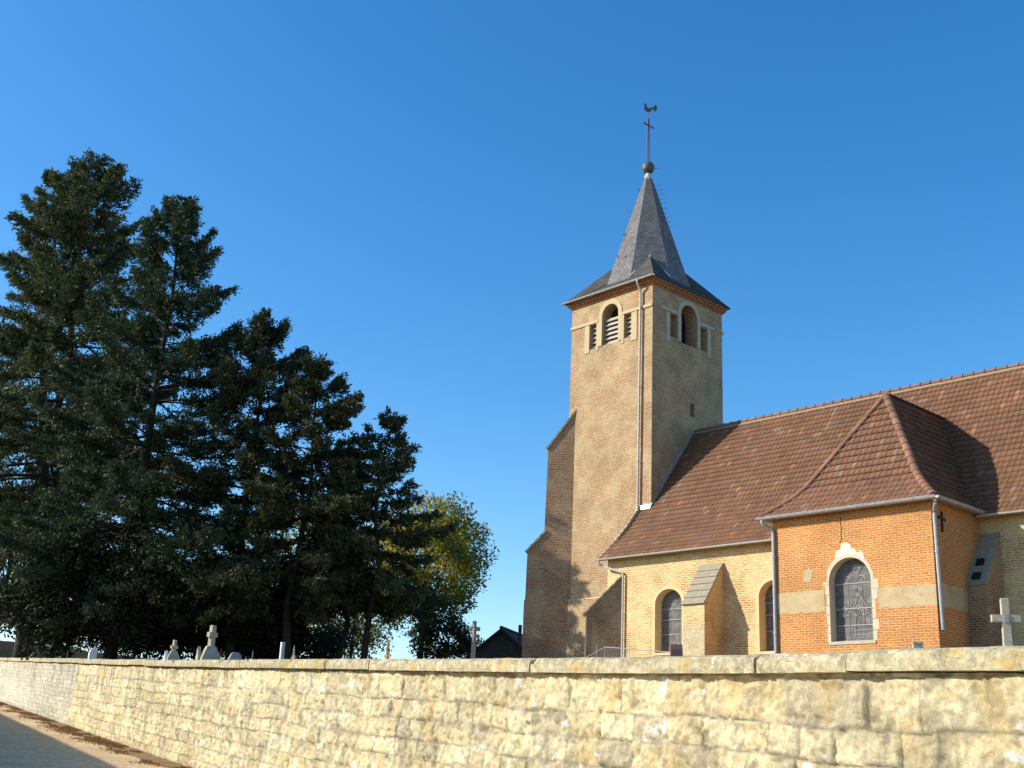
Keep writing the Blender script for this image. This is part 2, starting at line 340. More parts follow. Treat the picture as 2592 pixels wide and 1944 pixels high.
# ------------------------------------------------------------------ the cemetery wall in the foreground
def make_wall():
    root = empty('cemetery_wall', (float(WC[0]), float(WC[1]), float(zroad(0.))), 'long weathered yellow limestone block wall with heavy coping running beside the road', 'wall')
    sg = np.concatenate([np.arange(-38, -21, .12), np.arange(-21, -9, .017), np.arange(-9, 2, .03), np.arange(2, 12, .05), np.arange(12, 24, .08), np.arange(24, 90.1, .22)])
    H = 2.16; wg = np.linspace(-.12, H, 126)
    S, W = np.meshgrid(sg, wg, indexing='ij')
    # irregular courses, measured down from the coping
    near = S < 20.2
    D = H-W
    wob = (fbm(S*.55, W*.0, 3)-.5)*.09+(fbm(S*3, W*3, 9)-.5)*.045
    Dw = D+wob; Sw = S+(fbm(S*2.6+50, W*2.6, 21)-.5)*.10+(fbm(S*13, W*13, 22, 3)-.5)*.035; Dw = Dw+(fbm(S*12, W*12, 23, 3)-.5)*.030
    ce = np.cumsum([0, .385, .25, .265, .235, .27, .25, .27, .26, .3, .3]); ce2 = np.cumsum([0]+[.155]*18)
    hgt = np.zeros_like(S); tone = np.zeros_like(S); edge = np.full_like(S, 9.); stid = np.zeros_like(S)
    mason = random.Random(11)
    for (edges, msk, lo, hi, sd_) in ((ce, near, .30, .74, 1), (ce2, ~near, .16, .34, 2)):
        for k in range(len(edges)-1):
            m = msk & (Dw >= edges[k]) & (Dw < edges[k+1])
            if not m.any(): continue
            w_ = []; x = -40.
            while x < 92: w_.append(x); x += mason.uniform(lo, hi)*(1.2 if k == 0 and sd_ == 1 else 1)
            w_ = np.array(w_); i = np.clip(np.searchsorted(w_, Sw[m])-1, 0, len(w_)-2)
            e = np.minimum(np.minimum(Sw[m]-w_[i], w_[i+1]-Sw[m]), np.minimum(Dw[m]-edges[k], edges[k+1]-Dw[m]))
            edge[m] = e; stid[m] = i*31+k*977+sd_*7
            hgt[m] = (_h(i, np.full_like(i, k), 5+sd_)-.5)*.028+((_h(i, np.full_like(i, k), 15+sd_)-.5)*(Sw[m]-(w_[i]+w_[i+1])/2)*.06)
            tone[m] = _h(i, np.full_like(i, k), 45+sd_)
    rel = np.clip((edge-.006)/.010, 0, 1); rel = rel*rel*(3-2*rel)
    flush = np.clip((fbm(S*1.1, W*2.2, 61)-.42)/.2, 0, 1)          # where the joints are flushed up with mortar
    f0 = fbm(S*1.9, W*2.6, 31, 4)-.5; f1 = fbm(S*5, W*6, 33, 5)-.5; f2 = fbm(S*19, W*21, 37, 3)-.5
    rg = np.abs(fbm(S*10+3, W*12, 43, 4)-.5)*2; rg2 = np.abs(fbm(S*3.3+7, W*4.2, 44, 4)-.5)*2
    pits = np.clip((fbm(S*14, W*16, 47, 3)-.58)/.14, 0, 1)
    cav = np.clip((fbm(S*2.2+9, W*3.2, 71, 5)-.60)/.10, 0, 1)*near
    face = .020+hgt+f0*.030+f1*.042+f2*.042-(1-np.clip(rg*3, 0, 1))*.016-(1-np.clip(rg2*5, 0, 1))*.018-pits*.020-cav*.020
    h = rel*face+(1-rel)*(flush*.014+f1*.02-.012)
    h = np.where(near, h, h*.8)
    h += np.clip((.03-D)/.03, 0, 1)*(-.01)
    Z = zcop(S)-D
    batter = D*.035
    T = -.075-batter-h
    X, Y = xy(S, T)
    V = np.stack([X, Y, Z], -1).reshape(-1, 3); m, n = S.shape
    ii, jj = np.meshgrid(np.arange(m-1), np.arange(n-1), indexing='ij'); a = (ii*n+jj).ravel()
    F = np.stack([a, a+n, a+n+1, a+1], 1)
    # tints: stone by stone, mortar, ochre and grey weathering, white lichen
    cA = np.array([.86, .77, .50]); cB = np.array([.79, .66, .39]); cC = np.array([.62, .54, .36]); cM = np.array([.50, .445, .32])
    t = tone[..., None]
    col = np.where(t < .5, cA+(cB-cA)*t*2, cB+(cC-cB)*(t-.5)*2)
    mor = (np.clip(1-(edge-.004)/.022, 0, 1)*(.35+.5*flush))[..., None]; col = col*(1-mor)+cM*mor
    g = (np.clip((fbm(S*.8, W*1.8, 83, 5)-.34)/.2, 0, 1)*(.35+.65*np.exp(-edge/.05))*np.clip(fbm(S*7, W*7, 85, 5)*3-.9, 0, 1))[..., None]*.85
    col = col*(1-g)+np.array([.27, .24, .165])*g
    och = np.clip((fbm(S*2.6+30, W*3, 87, 5)-.60)/.14, 0, 1)[..., None]*.45; col = col*(1-och)+np.array([.60, .43, .16])*och
    crk = (np.clip(1.15-edge/.011, 0, 1)*(1-flush*.75)*np.clip(fbm(S*1.3, W*1.3, 63)*4-1.2, 0, 1))[..., None]*.8; col = col*(1-crk)+np.array([.10, .085, .06])*crk
    dk = np.clip((fbm(S*7, W*8, 89, 4)-.60)/.1, 0, 1)[..., None]*.45; col = col*(1-dk)+np.array([.24, .21, .15])*dk
    li = (np.clip((np.maximum(vnoise(S*4.5, W*5.5, 91), vnoise(S*9+4, W*11, 191)-.02)-.86)/.05, 0, 1)*np.clip((fbm(S*30, W*30, 93, 2)-.38)/.08, 0, 1)*np.clip(-S/8, 0, 1)*np.clip((fbm(S*.6, W*1.1, 94)-.42)/.1, 0, 1))[..., None]
    col = col*(1-li)+np.array([.82, .80, .74])*li
    far = (~near)[..., None]; pal = fbm(S*.4, W*1.5, 95)[..., None]
    col = np.where(far, np.array([.58, .53, .41])*(.75+.4*pal)*(.78+.42*tone[..., None])*(1-.35*np.clip(1-edge/.02, 0, 1)[..., None]), col)
    # old run-off stains below the coping joints, and one open joint with dark growth
    st_ = np.clip((fbm(S*5.5, W*.15, 97, 3)-.56)/.12, 0, 1)*np.clip(S/6, 0, 1)*np.clip(1.1-D/1.3, 0, 1)
    col = col*(1-.5*st_[..., None])+np.array([.17, .15, .12])*.5*st_[..., None]
    jn = np.exp(-((S-10.3-.05*np.sin(W*5))/.07)**2)*np.clip(fbm(S*8, W*2.5, 99)*2.4-.4, 0, 1)
    col = col*(1-.7*jn[..., None])+np.array([.13, .12, .08])*.7*jn[..., None]
    foot = np.clip((W+.0-.10-.15*fbm(S*2, W*0, 101))/-.15, 0, 1)[..., None]*.5; col = col*(1-foot)+np.array([.25, .21, .13])*foot
    M = NT('wall_limestone', .95, .08); o = M.obj()
    n1 = M.noise(o, 8, 8, .8, .1); n2 = M.noise(o, 38, 6, .85)
    c = M.mix(1., M.attr('tint'), M.ramp(n1, [(.28, .74), (.55, 1.03), (.75, 1.22)]), 'MULTIPLY')
    c = M.mix(1., c, M.ramp(n2, [(.28, .68), (.5, 1.03), (.75, 1.25)]), 'MULTIPLY')
    M.color(c); M.bump(M.math('ADD', n1, M.math('MULTIPLY', n2, .6)), .9, .04)
    np_mesh('masonry', V, F, M.m, root, col.reshape(-1, 3))
    # the back and the core of the wall
    b = MB()
    ss = np.arange(-38, 90.1, 4)
    for i in range(len(ss)-1):
        r = []
        for s in (ss[i], ss[i+1]):
            z = float(zcop(s)); q = [xy(s, .06), xy(s, .36)]
            r.append([(*q[0], z-2.3), (*q[1], z-2.3), (*q[1], z-.001), (*q[0], z-.001)])
        b.loft(r, cap=(i in (0, len(ss)-2)))
    b.build('wall_core', MT['stone'], root)
    # coping stones
    M = NT('coping_limestone', .95, .1); o = M.obj()
    n1 = M.noise(o, 10, 8, .8, .15); n2 = M.noise(o, 34, 5, .85)
    c = M.ramp(n1, [(.34, (.25, .215, .14)), (.5, (.44, .38, .24)), (.64, (.66, .58, .40))])
    c = M.mix(M.ramp(M.noise(o, 2.1, 5, .7), [(.56, 0.), (.63, .75)]), c, (.50, .35, .09))
    c = M.mix(M.ramp(M.noise(o, 5.5, 5, .7), [(.62, 0.), (.655, .9)]), c, (.82, .78, .66))
    c = M.mix(M.ramp(M.noise(o, 3.3, 6, .8), [(.52, 0.), (.66, .65)]), c, (.19, .165, .115))
    c = M.mix(1., c, M.ramp(n2, [(.25, .7), (.75, 1.25)]), 'MULTIPLY')
    M.color(c); M.bump(M.math('ADD', n1, M.math('MULTIPLY', n2, .5)), .6, .025)
    joints = [-38.]
    fixed = [-20.6, -18.0, -16.93, -15.0, -13.1, -10.85, -8.2, -6.3, -3.9, -1.2]
    while joints[-1] < -22: joints.append(joints[-1]+random.uniform(1.3, 2.1))
    joints[-1] = -22.3; joints += fixed
    while joints[-1] < 90: joints.append(joints[-1]+random.uniform(1.5, 2.6))
    for k in range(len(joints)-1):
        a, bnd = joints[k]+.006, joints[k+1]-.006
        dz = random.uniform(-.012, .012); dt = random.uniform(-.012, .012); tw = random.uniform(-.006, .006)
        ns = max(3, int((bnd-a)/(.05 if bnd < 2 else .4)))
        prof = [(-.175, .0), (-.180, .04), (-.180, .085), (-.178, .122), (-.165, .138), (-.10, .156), (-.02, .165), (.08, .167), (.18, .165), (.32, .15), (.40, .13), (.40, 0)]
        rings = []
        for i in range(ns+1):
            s = a+(bnd-a)*i/ns; e = min(s-a, bnd-s); ring = []
            for q, (t, z) in enumerate(prof):
                nn = float(fbm(np.array(s*6+k*7.), np.array(q*1.3+k), 3, 3))-.5
                n3 = float(fbm(np.array(s*1.7), np.array(q*.6), 8, 3))-.5
                off = .014*nn+.010*n3-.012*math.exp(-e/.03)
                if q in (3, 4): off -= .05*max(0, float(fbm(np.array(s*4.), np.array(k*3.), 19, 3))-.5)*2
                tt = t+dt+tw*(i/ns-.5)*3-off*(1 if t < .1 else -1)*(.6 if q in (0, 11) else 1); zz = z+dz+(off*.8 if q > 2 and q < 11 else nn*.008)
                x_, y_ = xy(s, tt); ring.append((x_, y_, float(zcop(s))+zz))
            rings.append(ring)
        MB().loft(rings).build('coping_stone', M.m, root, smooth=False)
    return root
make_wall()

# ------------------------------------------------------------------ the church
church = empty('church', (-2.5, 2.5, 4.0), 'old village church with square brick bell tower, slate spire and brown tiled roofs', 'church')
Z0 = 3.4                                    # foot of all walls, below the ground

def arch(u0, u1, zs, zt, zb, n=12, flat=False):
    """outline of an opening, counter-clockwise from bottom left: (u, z)"""
    if flat: return [(u0, zb), (u1, zb), (u1, zt), (u0, zt)]
    c = (u0+u1)/2; a = (u1-u0)/2
    return [(u0, zb), (u1, zb)]+[(c+a*math.cos(t), zs+(zt-zs)*math.sin(t)) for t in [math.pi*i/n for i in range(n+1)]]
def holed(mb, outer, holes, to3d):
    loops = [outer]+holes; flat = [p for l in loops for p in l]
    tris = tessellate_polygon([[Vector((p[0], p[1], 0)) for p in l] for l in loops])
    mb.add([to3d(u, z) for u, z in flat], tris)
def reveal(mb, loop, f0, f1):
    n = len(loop); mb.add([f0(u, z) for u, z in loop]+[f1(u, z) for u, z in loop], [(i, (i+1) % n, n+(i+1) % n, n+i) for i in range(n)])
def ring(mb, inner, outer, f0, f1, closed=False):
    """raised band between two outlines of the same length"""
    n = len(inner); lo_ = 0 if closed else 1
    V = [f1(u, z) for u, z in inner]+[f1(u, z) for u, z in outer]+[f0(u, z) for u, z in inner]+[f0(u, z) for u, z in outer]
    F = []
    for i in range(lo_, n):
        j = (i+1) % n
        F += [(i, j, n+j, n+i), (n+i, n+j, 3*n+j, 3*n+i), (i, 2*n+i, 2*n+j, j)]
    mb.add(V, F)

fS = lambda d: (lambda u, z: (u, d, z))            # south face at y = d
fE = lambda d: (lambda u, z: (d, u, z))            # east face at x = d
# --- tower
sC = arch(-3.03, -2.02, 20.86, 21.38, 19.45); sL = arch(-3.82, -3.37, 0, 20.64, 19.43, flat=True); sR = arch(-1.68, -1.23, 0, 20.64, 19.50, flat=True)
eC = arch(1.96, 3.13, 20.80, 21.40, 19.46); eL = arch(1.17, 1.73, 0, 20.67, 19.56, flat=True); eR = arch(3.335, 3.88, 0, 20.60, 19.48, flat=True)
eW = arch(2.63, 2.94, 0, 16.76, 16.14, flat=True)
ZT = 21.68
MB().box((-.002, 4.86, 20.66), (.06, 5.06, 20.83)).build('string_course', MT['stone'], church)
t = MB()
holed(t, [(-5, Z0), (0, Z0), (0, ZT), (-5, ZT)], [sC, sL, sR], fS(0))
holed(t, [(0, Z0), (5, Z0), (5, ZT), (0, ZT)], [eC, eL, eR, eW], fE(0))
t.add([(-5, 5, Z0), (0, 5, Z0), (0, 5, ZT), (-5, 5, ZT), (-5, 0, Z0), (-5, 0, ZT)], [(0, 1, 2, 3), (4, 0, 3, 5)])
for h in (sC, sL, sR): reveal(t, h, fS(0), fS(.55))
for h in (eL, eR, eW): reveal(t, h, fE(0), fE(-.55))
reveal(t, eC, fE(0), fE(-.68))
# plinth offset low on the tower
t.prism([(-5.06, -.06, 7.93), (-5.06, -.06, Z0), (-.0, -.06, Z0), (0, -.06, 7.93)], (0, .05, 0))
tower = t.build('tower_wall', MT['tower'], church, fix=False)
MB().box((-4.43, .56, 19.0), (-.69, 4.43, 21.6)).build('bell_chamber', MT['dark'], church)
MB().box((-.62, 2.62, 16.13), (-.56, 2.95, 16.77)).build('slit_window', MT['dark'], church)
m = MB().prism([(-5.0, -.075, 7.93), (0., -.075, 7.93), (0., -.005, 7.99), (-5, -.005, 7.99)], (0, 0, .015)); m.build('plinth_course', MT['stone'], church)
# infill brick seen inside the east openings
for q in (eL, eR): MB().box((-.33, q[0][0]+.002, q[0][1]+.002), (-.28, q[1][0]-.002, q[2][1]-.002)).build('blocking_brickwork', MT['buttress'], church)
# cornice: stepped courses with dentils
m = MB()
def ringbox(m, o, z0, z1):
    m.loft([[(-5-o, -o, z0), (o, -o, z0), (o, 5+o, z0), (-5-o, 5+o, z0)], [(-5-o, -o, z1), (o, -o, z1), (o, 5+o, z1), (-5-o, 5+o, z1)]])
ringbox(m, .055, ZT-.001, 21.745); ringbox(m, .15, 21.80, 21.86); ringbox(m, .235, 21.915, 21.965)
ringbox(m, .06, 21.74, 21.81); ringbox(m, .145, 21.855, 21.92)
k = -5.0
while k < 0.02:
    for (o, z) in ((.06, 21.745), (.145, 21.862)):
        m.box((k, -o-.075, z), (k+.1, -o+.001, z+.054)); m.box((o-.001, k+5.0, z), (o+.075, k+5.1, z+.054))
    k += .2
m.build('cornice', MT['cornice'], church)
# stone dressings of the belfry openings
def offs(loop, d): 
    cu = sum(p[0] for p in loop)/len(loop); return loop
m = MB()
so_ = arch(-3.24, -1.80, 20.86, 21.62, 19.452); ring(m, sC, so_, fS(.002), fS(-.035))
for (a, b_) in ((-4.12, -3.82), (-3.37, -3.24), (-1.80, -1.68), (-1.23, -.90)): m.box((a, -.03, 19.27), (b_, .002, 20.64))
m.box((-5.03, -.055, 20.65), (-3.24, .002, 20.785)); m.box((-1.80, -.055, 20.65), (.0, .002, 20.785))
m.build('belfry_dressing', MT['stone'], church)
m = MB()
eo_ = arch(1.73, 3.335, 20.82, 21.63, 19.462); ring(m, eC, eo_, fE(-.002), fE(.035))
for (a, b_) in ((.93, 1.17), (3.88, 4.11)): m.box((-.002, a, 19.25), (.03, b_, 20.66))
m.box((-.002, .52, 20.70), (.05, 1.73, 20.86)); m.box((-.002, 3.335, 20.66), (.05, 4.35, 20.83))
m.build('belfry_dressing', MT['whitestone'], church)
# louvres in the south openings
for loop, zz, nb, hb in ((sC, 19.46, 6, 20.80), (sL, 19.46, 5, 20.62), (sR, 19.53, 5, 20.62)):
    u0, u1 = loop[0][0]+.01, loop[1][0]-.01
    for i in range(nb):
        z = zz+(hb-zz)*(i+.55)/nb
        MB().obox(((u0+u1)/2, .20, z), ((u1-u0)/2, 0, 0), (0, .055, .085), (0, -.016, .010)).build('louvre_board', MT['louvre'], church)
# --- spire
def zr_(z): return .2+.3035*(28.7-z)
def hr_(z): return .075+.1085*(28.7-z)
def octr(z):
    r, h = zr_(z), hr_(z); c = (-2.5, 2.5)
    return [(c[0]+a, c[1]+b, z) for a, b in ((-h, -r), (h, -r), (r, -h), (r, h), (h, r), (-h, r), (-r, h), (-r, -h))]
m = MB().loft([octr(22.05), octr(28.72)])
spire = m.build('spire', MT['slate'], church)
e = 2.82
sq = lambda o, z: [(-2.5-o, 2.5-o, z), (-2.5+o, 2.5-o, z), (-2.5+o, 2.5+o, z), (-2.5-o, 2.5+o, z)]
m = MB().loft([sq(2.80, 21.97), sq(2.80, 22.0), sq(2.036, 22.65), sq(1.2, 23.36)])
m.build('spire_skirt', MT['oldslate'], church)
for sx, sy in ((1, -1), (1, 1), (-1, 1), (-1, -1)):             # corner broaches between the square eave and the octagon
    T_ = lambda a, b_, z: (-2.5+sx*a, 2.5+sy*b_, z)
    zl = 22.69; r_, h_ = zr_(zl), hr_(zl)
    MB().add([T_(2.80, 2.80, 22.003), T_(h_, r_+.01, zl), T_(1.20, 1.20, 23.87), T_(r_+.01, h_, zl), T_(.9, .9, 22.003)],
             [(0, 1, 2), (0, 2, 3), (1, 4, 2), (2, 4, 3), (0, 4, 1), (0, 3, 4)]).build('spire_broach', MT['oldslate'], church)
# lead at the spire foot and head
m = MB()
for a, b_ in (((-2.5+hr_(22.69), 2.5-zr_(22.69)-.02, 22.71), (-1.30, 1.30, 23.87)), ((-2.5+zr_(22.69)+.02, 2.5-hr_(22.69), 22.71), (-1.30, 1.30, 23.87))):
    A, B = Vector(a), Vector(b_); MB().tube([A, A.lerp(B, .28)], [.04, .03], 5).build('lead_valley', MT['lead'], spire)
MB().tube([(-1.40, 1.40, 23.78), (-1.27, 1.27, 23.88)], .045, 5).build('lead_hip_cap', MT['lead'], spire)
m = MB()
m.lathe((-2.5, 2.5, 0), [(.27, 28.35), (.20, 28.72), (.15, 28.80), (.185, 28.83), (.185, 28.87), (.12, 28.91), (.11, 29.02)], 8)
m.build('lead_cap', MT['lead'], spire)
m = MB(); m.lathe((-2.5, 2.5, 29.33), [(.32*math.sin(a), -.32*math.cos(a)) for a in [.12+(math.pi-.24)*i/12 for i in range(13)]], 20)
m.lathe((-2.5, 2.5, 29.33), [(.325, -.012), (.325, .012)], 20); m.build('finial_ball', MT['ball'], spire, smooth=True)
m = MB()
for dx in (-.03, .03): m.tube([(-2.5+dx*1.6, 2.5+dx*1.6, 29.62), (-2.5+dx*.6, 2.5+dx*.6, 32.1)], .016, 5)
m.tube([(-2.5, 2.5, 29.6), (-2.5, 2.5, 32.5)], .017, 6)
m.obox((-2.5, 2.5, 31.72), (.0, .40, .0), (.022, 0, 0), (0, 0, .030))
m.tube([(-2.5, 2.5, 29.62), (-2.38, 2.62, 29.72), (-2.30, 2.62, 29.58)], .014, 5)
iron = m.build('iron_cross', MT['rust'], spire)
# weathercock: a cut and hammered sheet silhouette with thickness
ck = [(-.30, .02), (-.16, -.10), (-.02, -.14), (.08, -.10), (.16, -.02), (.20, .06), (.24, .0), (.32, -.10), (.39, -.06), (.43, .06), (.42, .18), (.35, .25), (.25, .25), (.27, .18), (.22, .12), (.14, .12), (.05, .06), (-.06, .07), (-.13, .16), (-.15, .26), (-.20, .33), (-.26, .31), (-.24, .26), (-.31, .235), (-.255, .20), (-.25, .12)]
d_ = RT.copy(); d_.z = 0; d_.normalize(); nrm = Vector((-d_.y, d_.x, 0))
P0 = Vector((-2.5, 2.5, 32.62)) + d_*.02
m = MB().prism([P0+d_*a*.92+Vector((0, 0, b_))-nrm*.03 for a, b_ in ck], nrm*.06); m.tube([(-2.5, 2.5, 32.4), (-2.5, 2.5, 32.55)], .014, 5)
m.build('weathercock', MT['ball'], spire)
# climbing irons up the east side of the spire and slater hooks
for i in range(11):
    z = 25.75+(28.55-25.75)*i/10 if i < 10 else 29.25
    r, h = zr_(min(z, 28.6)), hr_(min(z, 28.6)); x, y = -2.5+r, 2.5-h*.35
    if i == 10: x, y = -2.25, 2.55
    MB().tube([(x-.03, y-.05, z), (x+.10, y+.28, z+.05), (x+.14, y+.42, z+.10), (x+.13, y+.46, z+.20)], .0095, 5).build('climbing_iron', MT['rust'], spire)
for (u, z) in ((-.2, 28.0), (-.35, 25.4), (-.45, 24.2), (.1, 24.0)):
    y = 2.5-zr_(z); MB().tube([(-2.5+u-.12, y-.05, z+.08), (-2.5+u, y-.04, z), (-2.5+u+.1, y-.12, z+.07)], .01, 4).tube([(-2.5+u, y-.0, z+.02), (-2.5+u, y-.04, z-.1)], .01, 4).build('slater_hook', MT['iron'], spire)

# --- gutters and downpipes
def gutter(a, b_, r, name='gutter', mat='zinc', collars=.8, parent=church):
    a, b_ = Vector(a), Vector(b_); m = MB(); d = (b_-a); L = d.length; d.normalize(); s = d.cross(Vector((0, 0, 1))).normalized()
    half = [math.pi+math.pi*i/8 for i in range(9)]
    o = [(math.cos(q)*r, math.sin(q)*r) for q in half]+[(r*.82, 0)]+[(math.cos(q)*r*.82, math.sin(q)*r*.82) for q in reversed(half[1:-1])]+[(-r*.82, 0)]
    m.loft([[p+s*x+Vector((0, 0, z)) for x, z in o] for p in (a, b_)])
    m.tube([a+s*r+Vector((0, 0, .005)), b_+s*r+Vector((0, 0, .005))], r*.16, 6); m.tube([a-s*r+Vector((0, 0, .005)), b_-s*r+Vector((0, 0, .005))], r*.16, 6)
    for i in range(1, int(L/collars)):
        p = a+d*(i*collars); m.loft([[p+d*w+s*x*1.1+Vector((0, 0, z*1.1)) for x, z in o] for w in (-.012, .012)])
    return m.build(name, MT[mat], parent)
def pipe(pts, r, mat='pvc', collars=2.0, name='downpipe', parent=church):
    pts = [Vector(p) for p in pts]; m = MB(); q = [pts[0]]
    for i in range(1, len(pts)-1):         # rounded elbows
        a, b_, c = pts[i-1], pts[i], pts[i+1]; e = min(.09, (a-b_).length*.4, (c-b_).length*.4)
        p1, p2 = b_+(a-b_).normalized()*e, b_+(c-b_).normalized()*e
        q += [p1, p1.lerp(b_, .5).lerp(b_.lerp(p2, .5), .5), p2]
    q.append(pts[-1]); m.tube(q, r, 10)
    A, B = pts[-2], pts[-1]; n = max(1, int((B-A).length/collars))
    for i in range(n):
        p = A.lerp(B, (i+.35)/n); m.tube([p+Vector((0, 0, .03)), p-Vector((0, 0, .03))], r*1.28, 10)
    return m.build(name, MT[mat], parent, smooth=False)
gutter((-5.33, -.345, 21.985), (.33, -.345, 21.985), .065, collars=.62)
pipe([(-.62, -.35, 21.95), (-.62, -.345, 21.80), (-.62, -.11, 21.50), (-.66, -.11, 11.45)], .05, 'pvc', 3.2)

# --- diagonal buttress of the tower
AX = Vector((-math.sin(R_(54)), -math.cos(R_(54)), 0)); PR = Vector((-AX.y, AX.x, 0))        # PR: towards north-west? kept behind the face
if PR.x > 0: PR = -PR
J = Vector((-4.60, 0, 0))
prof = [(-.9, Z0), (2.07, Z0), (2.07, 7.90), (2.02, 7.96), (2.0, 10.14), (1.26, 10.97), (1.22, 14.9), (0.0, 16.60), (-.9, 16.60)]
m = MB().prism([J+AX*a+Vector((0, 0, z)) for a, z in prof], PR*.95); m.build('tower_buttress', MT['buttress'], church)
m = MB()
for (a0, z0, a1, z1) in ((1.28, 14.83, -.05, 16.68), (2.08, 10.06, 1.2, 11.04)):
    n = 6 if a0 < 1.5 else 4
    for i in range(n):
        q0 = J+AX*(a0+(a1-a0)*i/n)+Vector((0, 0, z0+(z1-z0)*i/n)); q1 = J+AX*(a0+(a1-a0)*(i+1.06)/n)+Vector((0, 0, z0+(z1-z0)*(i+1.06)/n))
        up = Vector((AX.x*.8, AX.y*.8, .6))
        MB().prism([q0-PR*.05+up*.055, q1-PR*.05+up*.02, q1-PR*.05-up*.05, q0-PR*.05-up*.04], PR*1.05).build('buttress_slab', MT['slab'], church)

# --- nave
NW = -2.0; NX0, NX1 = -.56, 27.0; RY, RZ = 2.92, 15.47
NPROF = [(0, 9.13), (.95, 9.97), (1.6, 10.62), (2.33, 11.53), (5.25, RZ)]     # horizontal run from the south eave, height
def pz(prof, d): return float(np.interp(d, [p[0] for p in prof], [p[1] for p in prof]))
w1 = arch(1.95, 3.27, 7.18, 7.74, 5.34, 16); w2 = arch(6.77, 8.09, 7.18, 7.74, 5.26, 16)
g1 = [(u*.97+.06, z) for u, z in w1]
m = MB(); zt_ = 9.34
holed(m, [(NX0, Z0), (NX1, Z0), (NX1, zt_), (NX0, zt_)], [w1, w2], fS(NW))
m.add([(NX0, NW, Z0), (NX0, NW, zt_), (NX0, RY, RZ-.15), (NX0, 7.85, zt_), (NX0, 7.85, Z0), (NX1, NW, Z0), (NX1, NW, zt_), (NX1, RY, RZ-.15), (NX1, 7.85, zt_), (NX1, 7.85, Z0)],
      [(0, 1, 2, 3, 4), (9, 8, 7, 6, 5), (4, 3, 8, 9)])
for y0_, y1_ in ((0, 0),): pass
m.build('nave_wall', MT['nave'], church, fix=False)
# cream render round the window openings and inside the embrasures
def leadwork(name, loop, y, parent, rich, seed):
    """leading lines over one window's panes"""
    rr = random.Random(seed); m = MB()
    u0, u1 = min(p[0] for p in loop), max(p[0] for p in loop); z0, z1 = min(p[1] for p in loop), max(p[1] for p in loop); c = (u0+u1)/2
    def line(pts, r=.009): m.tube([(u, y, z) for u, z in pts], r*1.25, 4)
    def circ(cu, cz, rad, a0=0, a1=2*math.pi, n=18, r=.009): line([(cu+rad*math.cos(a0+(a1-a0)*i/n), cz+rad*math.sin(a0+(a1-a0)*i/n)) for i in range(n+1)], r)
    for fz in rich['bars']: line([(u0+.02, z0+(z1-z0)*fz), (u1-.02, z0+(z1-z0)*fz)], .013)
    for fu in (.33, .66, .86): line([(u0+(u1-u0)*fu, z0+.02), (u0+(u1-u0)*fu, z0+(z1-z0)*.70)], .006)
    if rich.get('figure'):
        zz = z0+(z1-z0)*.60; circ(c+.10, zz, .13); circ(c+.1, zz, .075); circ(c+.28, z0+(z1-z0)*.36, .10); circ(c+.02, z0+(z1-z0)*.36, .11)
        circ(c-.28, z0+(z1-z0)*.735, .14, 0, math.pi); circ(c+.22, z0+(z1-z0)*.735, .14, 0, math.pi); circ(c+.1, z0+(z1-z0)*.86, .09)
        for i in range(34):
            a = rr.uniform(u0+.3, u1-.06); zq = z0+(z1-z0)*rr.uniform(.27, .47); q = rr.uniform(0, 6.28); L = rr.uniform(.06, .17)
            line([(a, zq), (a+L*.5*math.cos(q)+.03, zq+L*.5*math.sin(q)), (min(a+L*math.cos(q), u1-.05), zq+L*math.sin(q)*.9)], .007)
        for i in range(12):
            q = .3+2.4*i/11; line([(c+.1+.10*math.cos(q), z0+(z1-z0)*.86+.10*math.sin(q)), (c+.1+.22*math.cos(q+.15), z0+(z1-z0)*.86+.2*math.sin(q+.15))], .007)
        line([(c+.1, zz-.13), (c-.05, zz-.42)]); line([(c+.15, zz-.13), (c+.36, zz-.45)]); line([(c-.02, zz-.5), (c-.06, z0+.2)]); line([(c+.25, zz-.6), (c+.3, z0+.25)])
        for zz_ in (.09, .14): line([(c-.1, z0+(z1-z0)*zz_), (u1-.04, z0+(z1-z0)*zz_)], .007)
    else:
        for i in range(9):
            q = .2+2.7*i/8; zc_ = z0+(z1-z0)*.76; line([(c+.12*math.cos(q), zc_+.12*math.sin(q)), (c+.5*math.cos(q), zc_+.46*math.sin(q))], .007)
        circ(c, z0+(z1-z0)*.80, .11); circ(c+.12, z0+(z1-z0)*.13, .12); circ(c+.12, z0+(z1-z0)*.13, .07)
        for i in range(12): line([(c+.12+.13*math.cos(i*.524), z0+(z1-z0)*.13+.13*math.sin(i*.524)), (c+.12+.2*math.cos(i*.524), z0+(z1-z0)*.13+.19*math.sin(i*.524))], .007)
    m.build('leadwork', MT['leadwork'], parent)
MT['leadwork'] = plain('lead_came', (.45, .44, .41), .6, 0, .3)
def church_window(loop, yf, depth, bars, surround, figure=False, seed=1, splay=.0):
    m = MB(); n = len(loop); yb = yf+depth
    inner = [(u, z) for u, z in loop]
    reveal(m, loop, fS(yf+.003), fS(yb)); win = m.build('window', MT[surround], church, fix=False)
    p = MB(); p.add([fS(yb-.02)(u, z) for u, z in inner], [tuple(range(n))]); p.build('pane', MT['glass'], win)
    leadwork('leadwork', inner, yb-.034, win, dict(bars=bars, figure=figure), seed)
    cu = (loop[0][0]+loop[1][0])/2; a = (loop[1][0]-loop[0][0])/2; zb = loop[0][1]
    s = MB(); s.prism([(loop[0][0]-.08, yf-.03, zb+.003), (loop[1][0]+.08, yf-.03, zb+.003), (loop[1][0]-.003, yb-.03, zb+.06), (loop[0][0]+.003, yb-.03, zb+.06)], (0, 0, -.09)); s.build('sill', MT['whitestone'] if surround == 'palestone' else MT['cream'], win)
    return win
MT['palestone'] = rough_mat('window_stone', (.56, .46, .32), (.66, .56, .41), 4, 25)
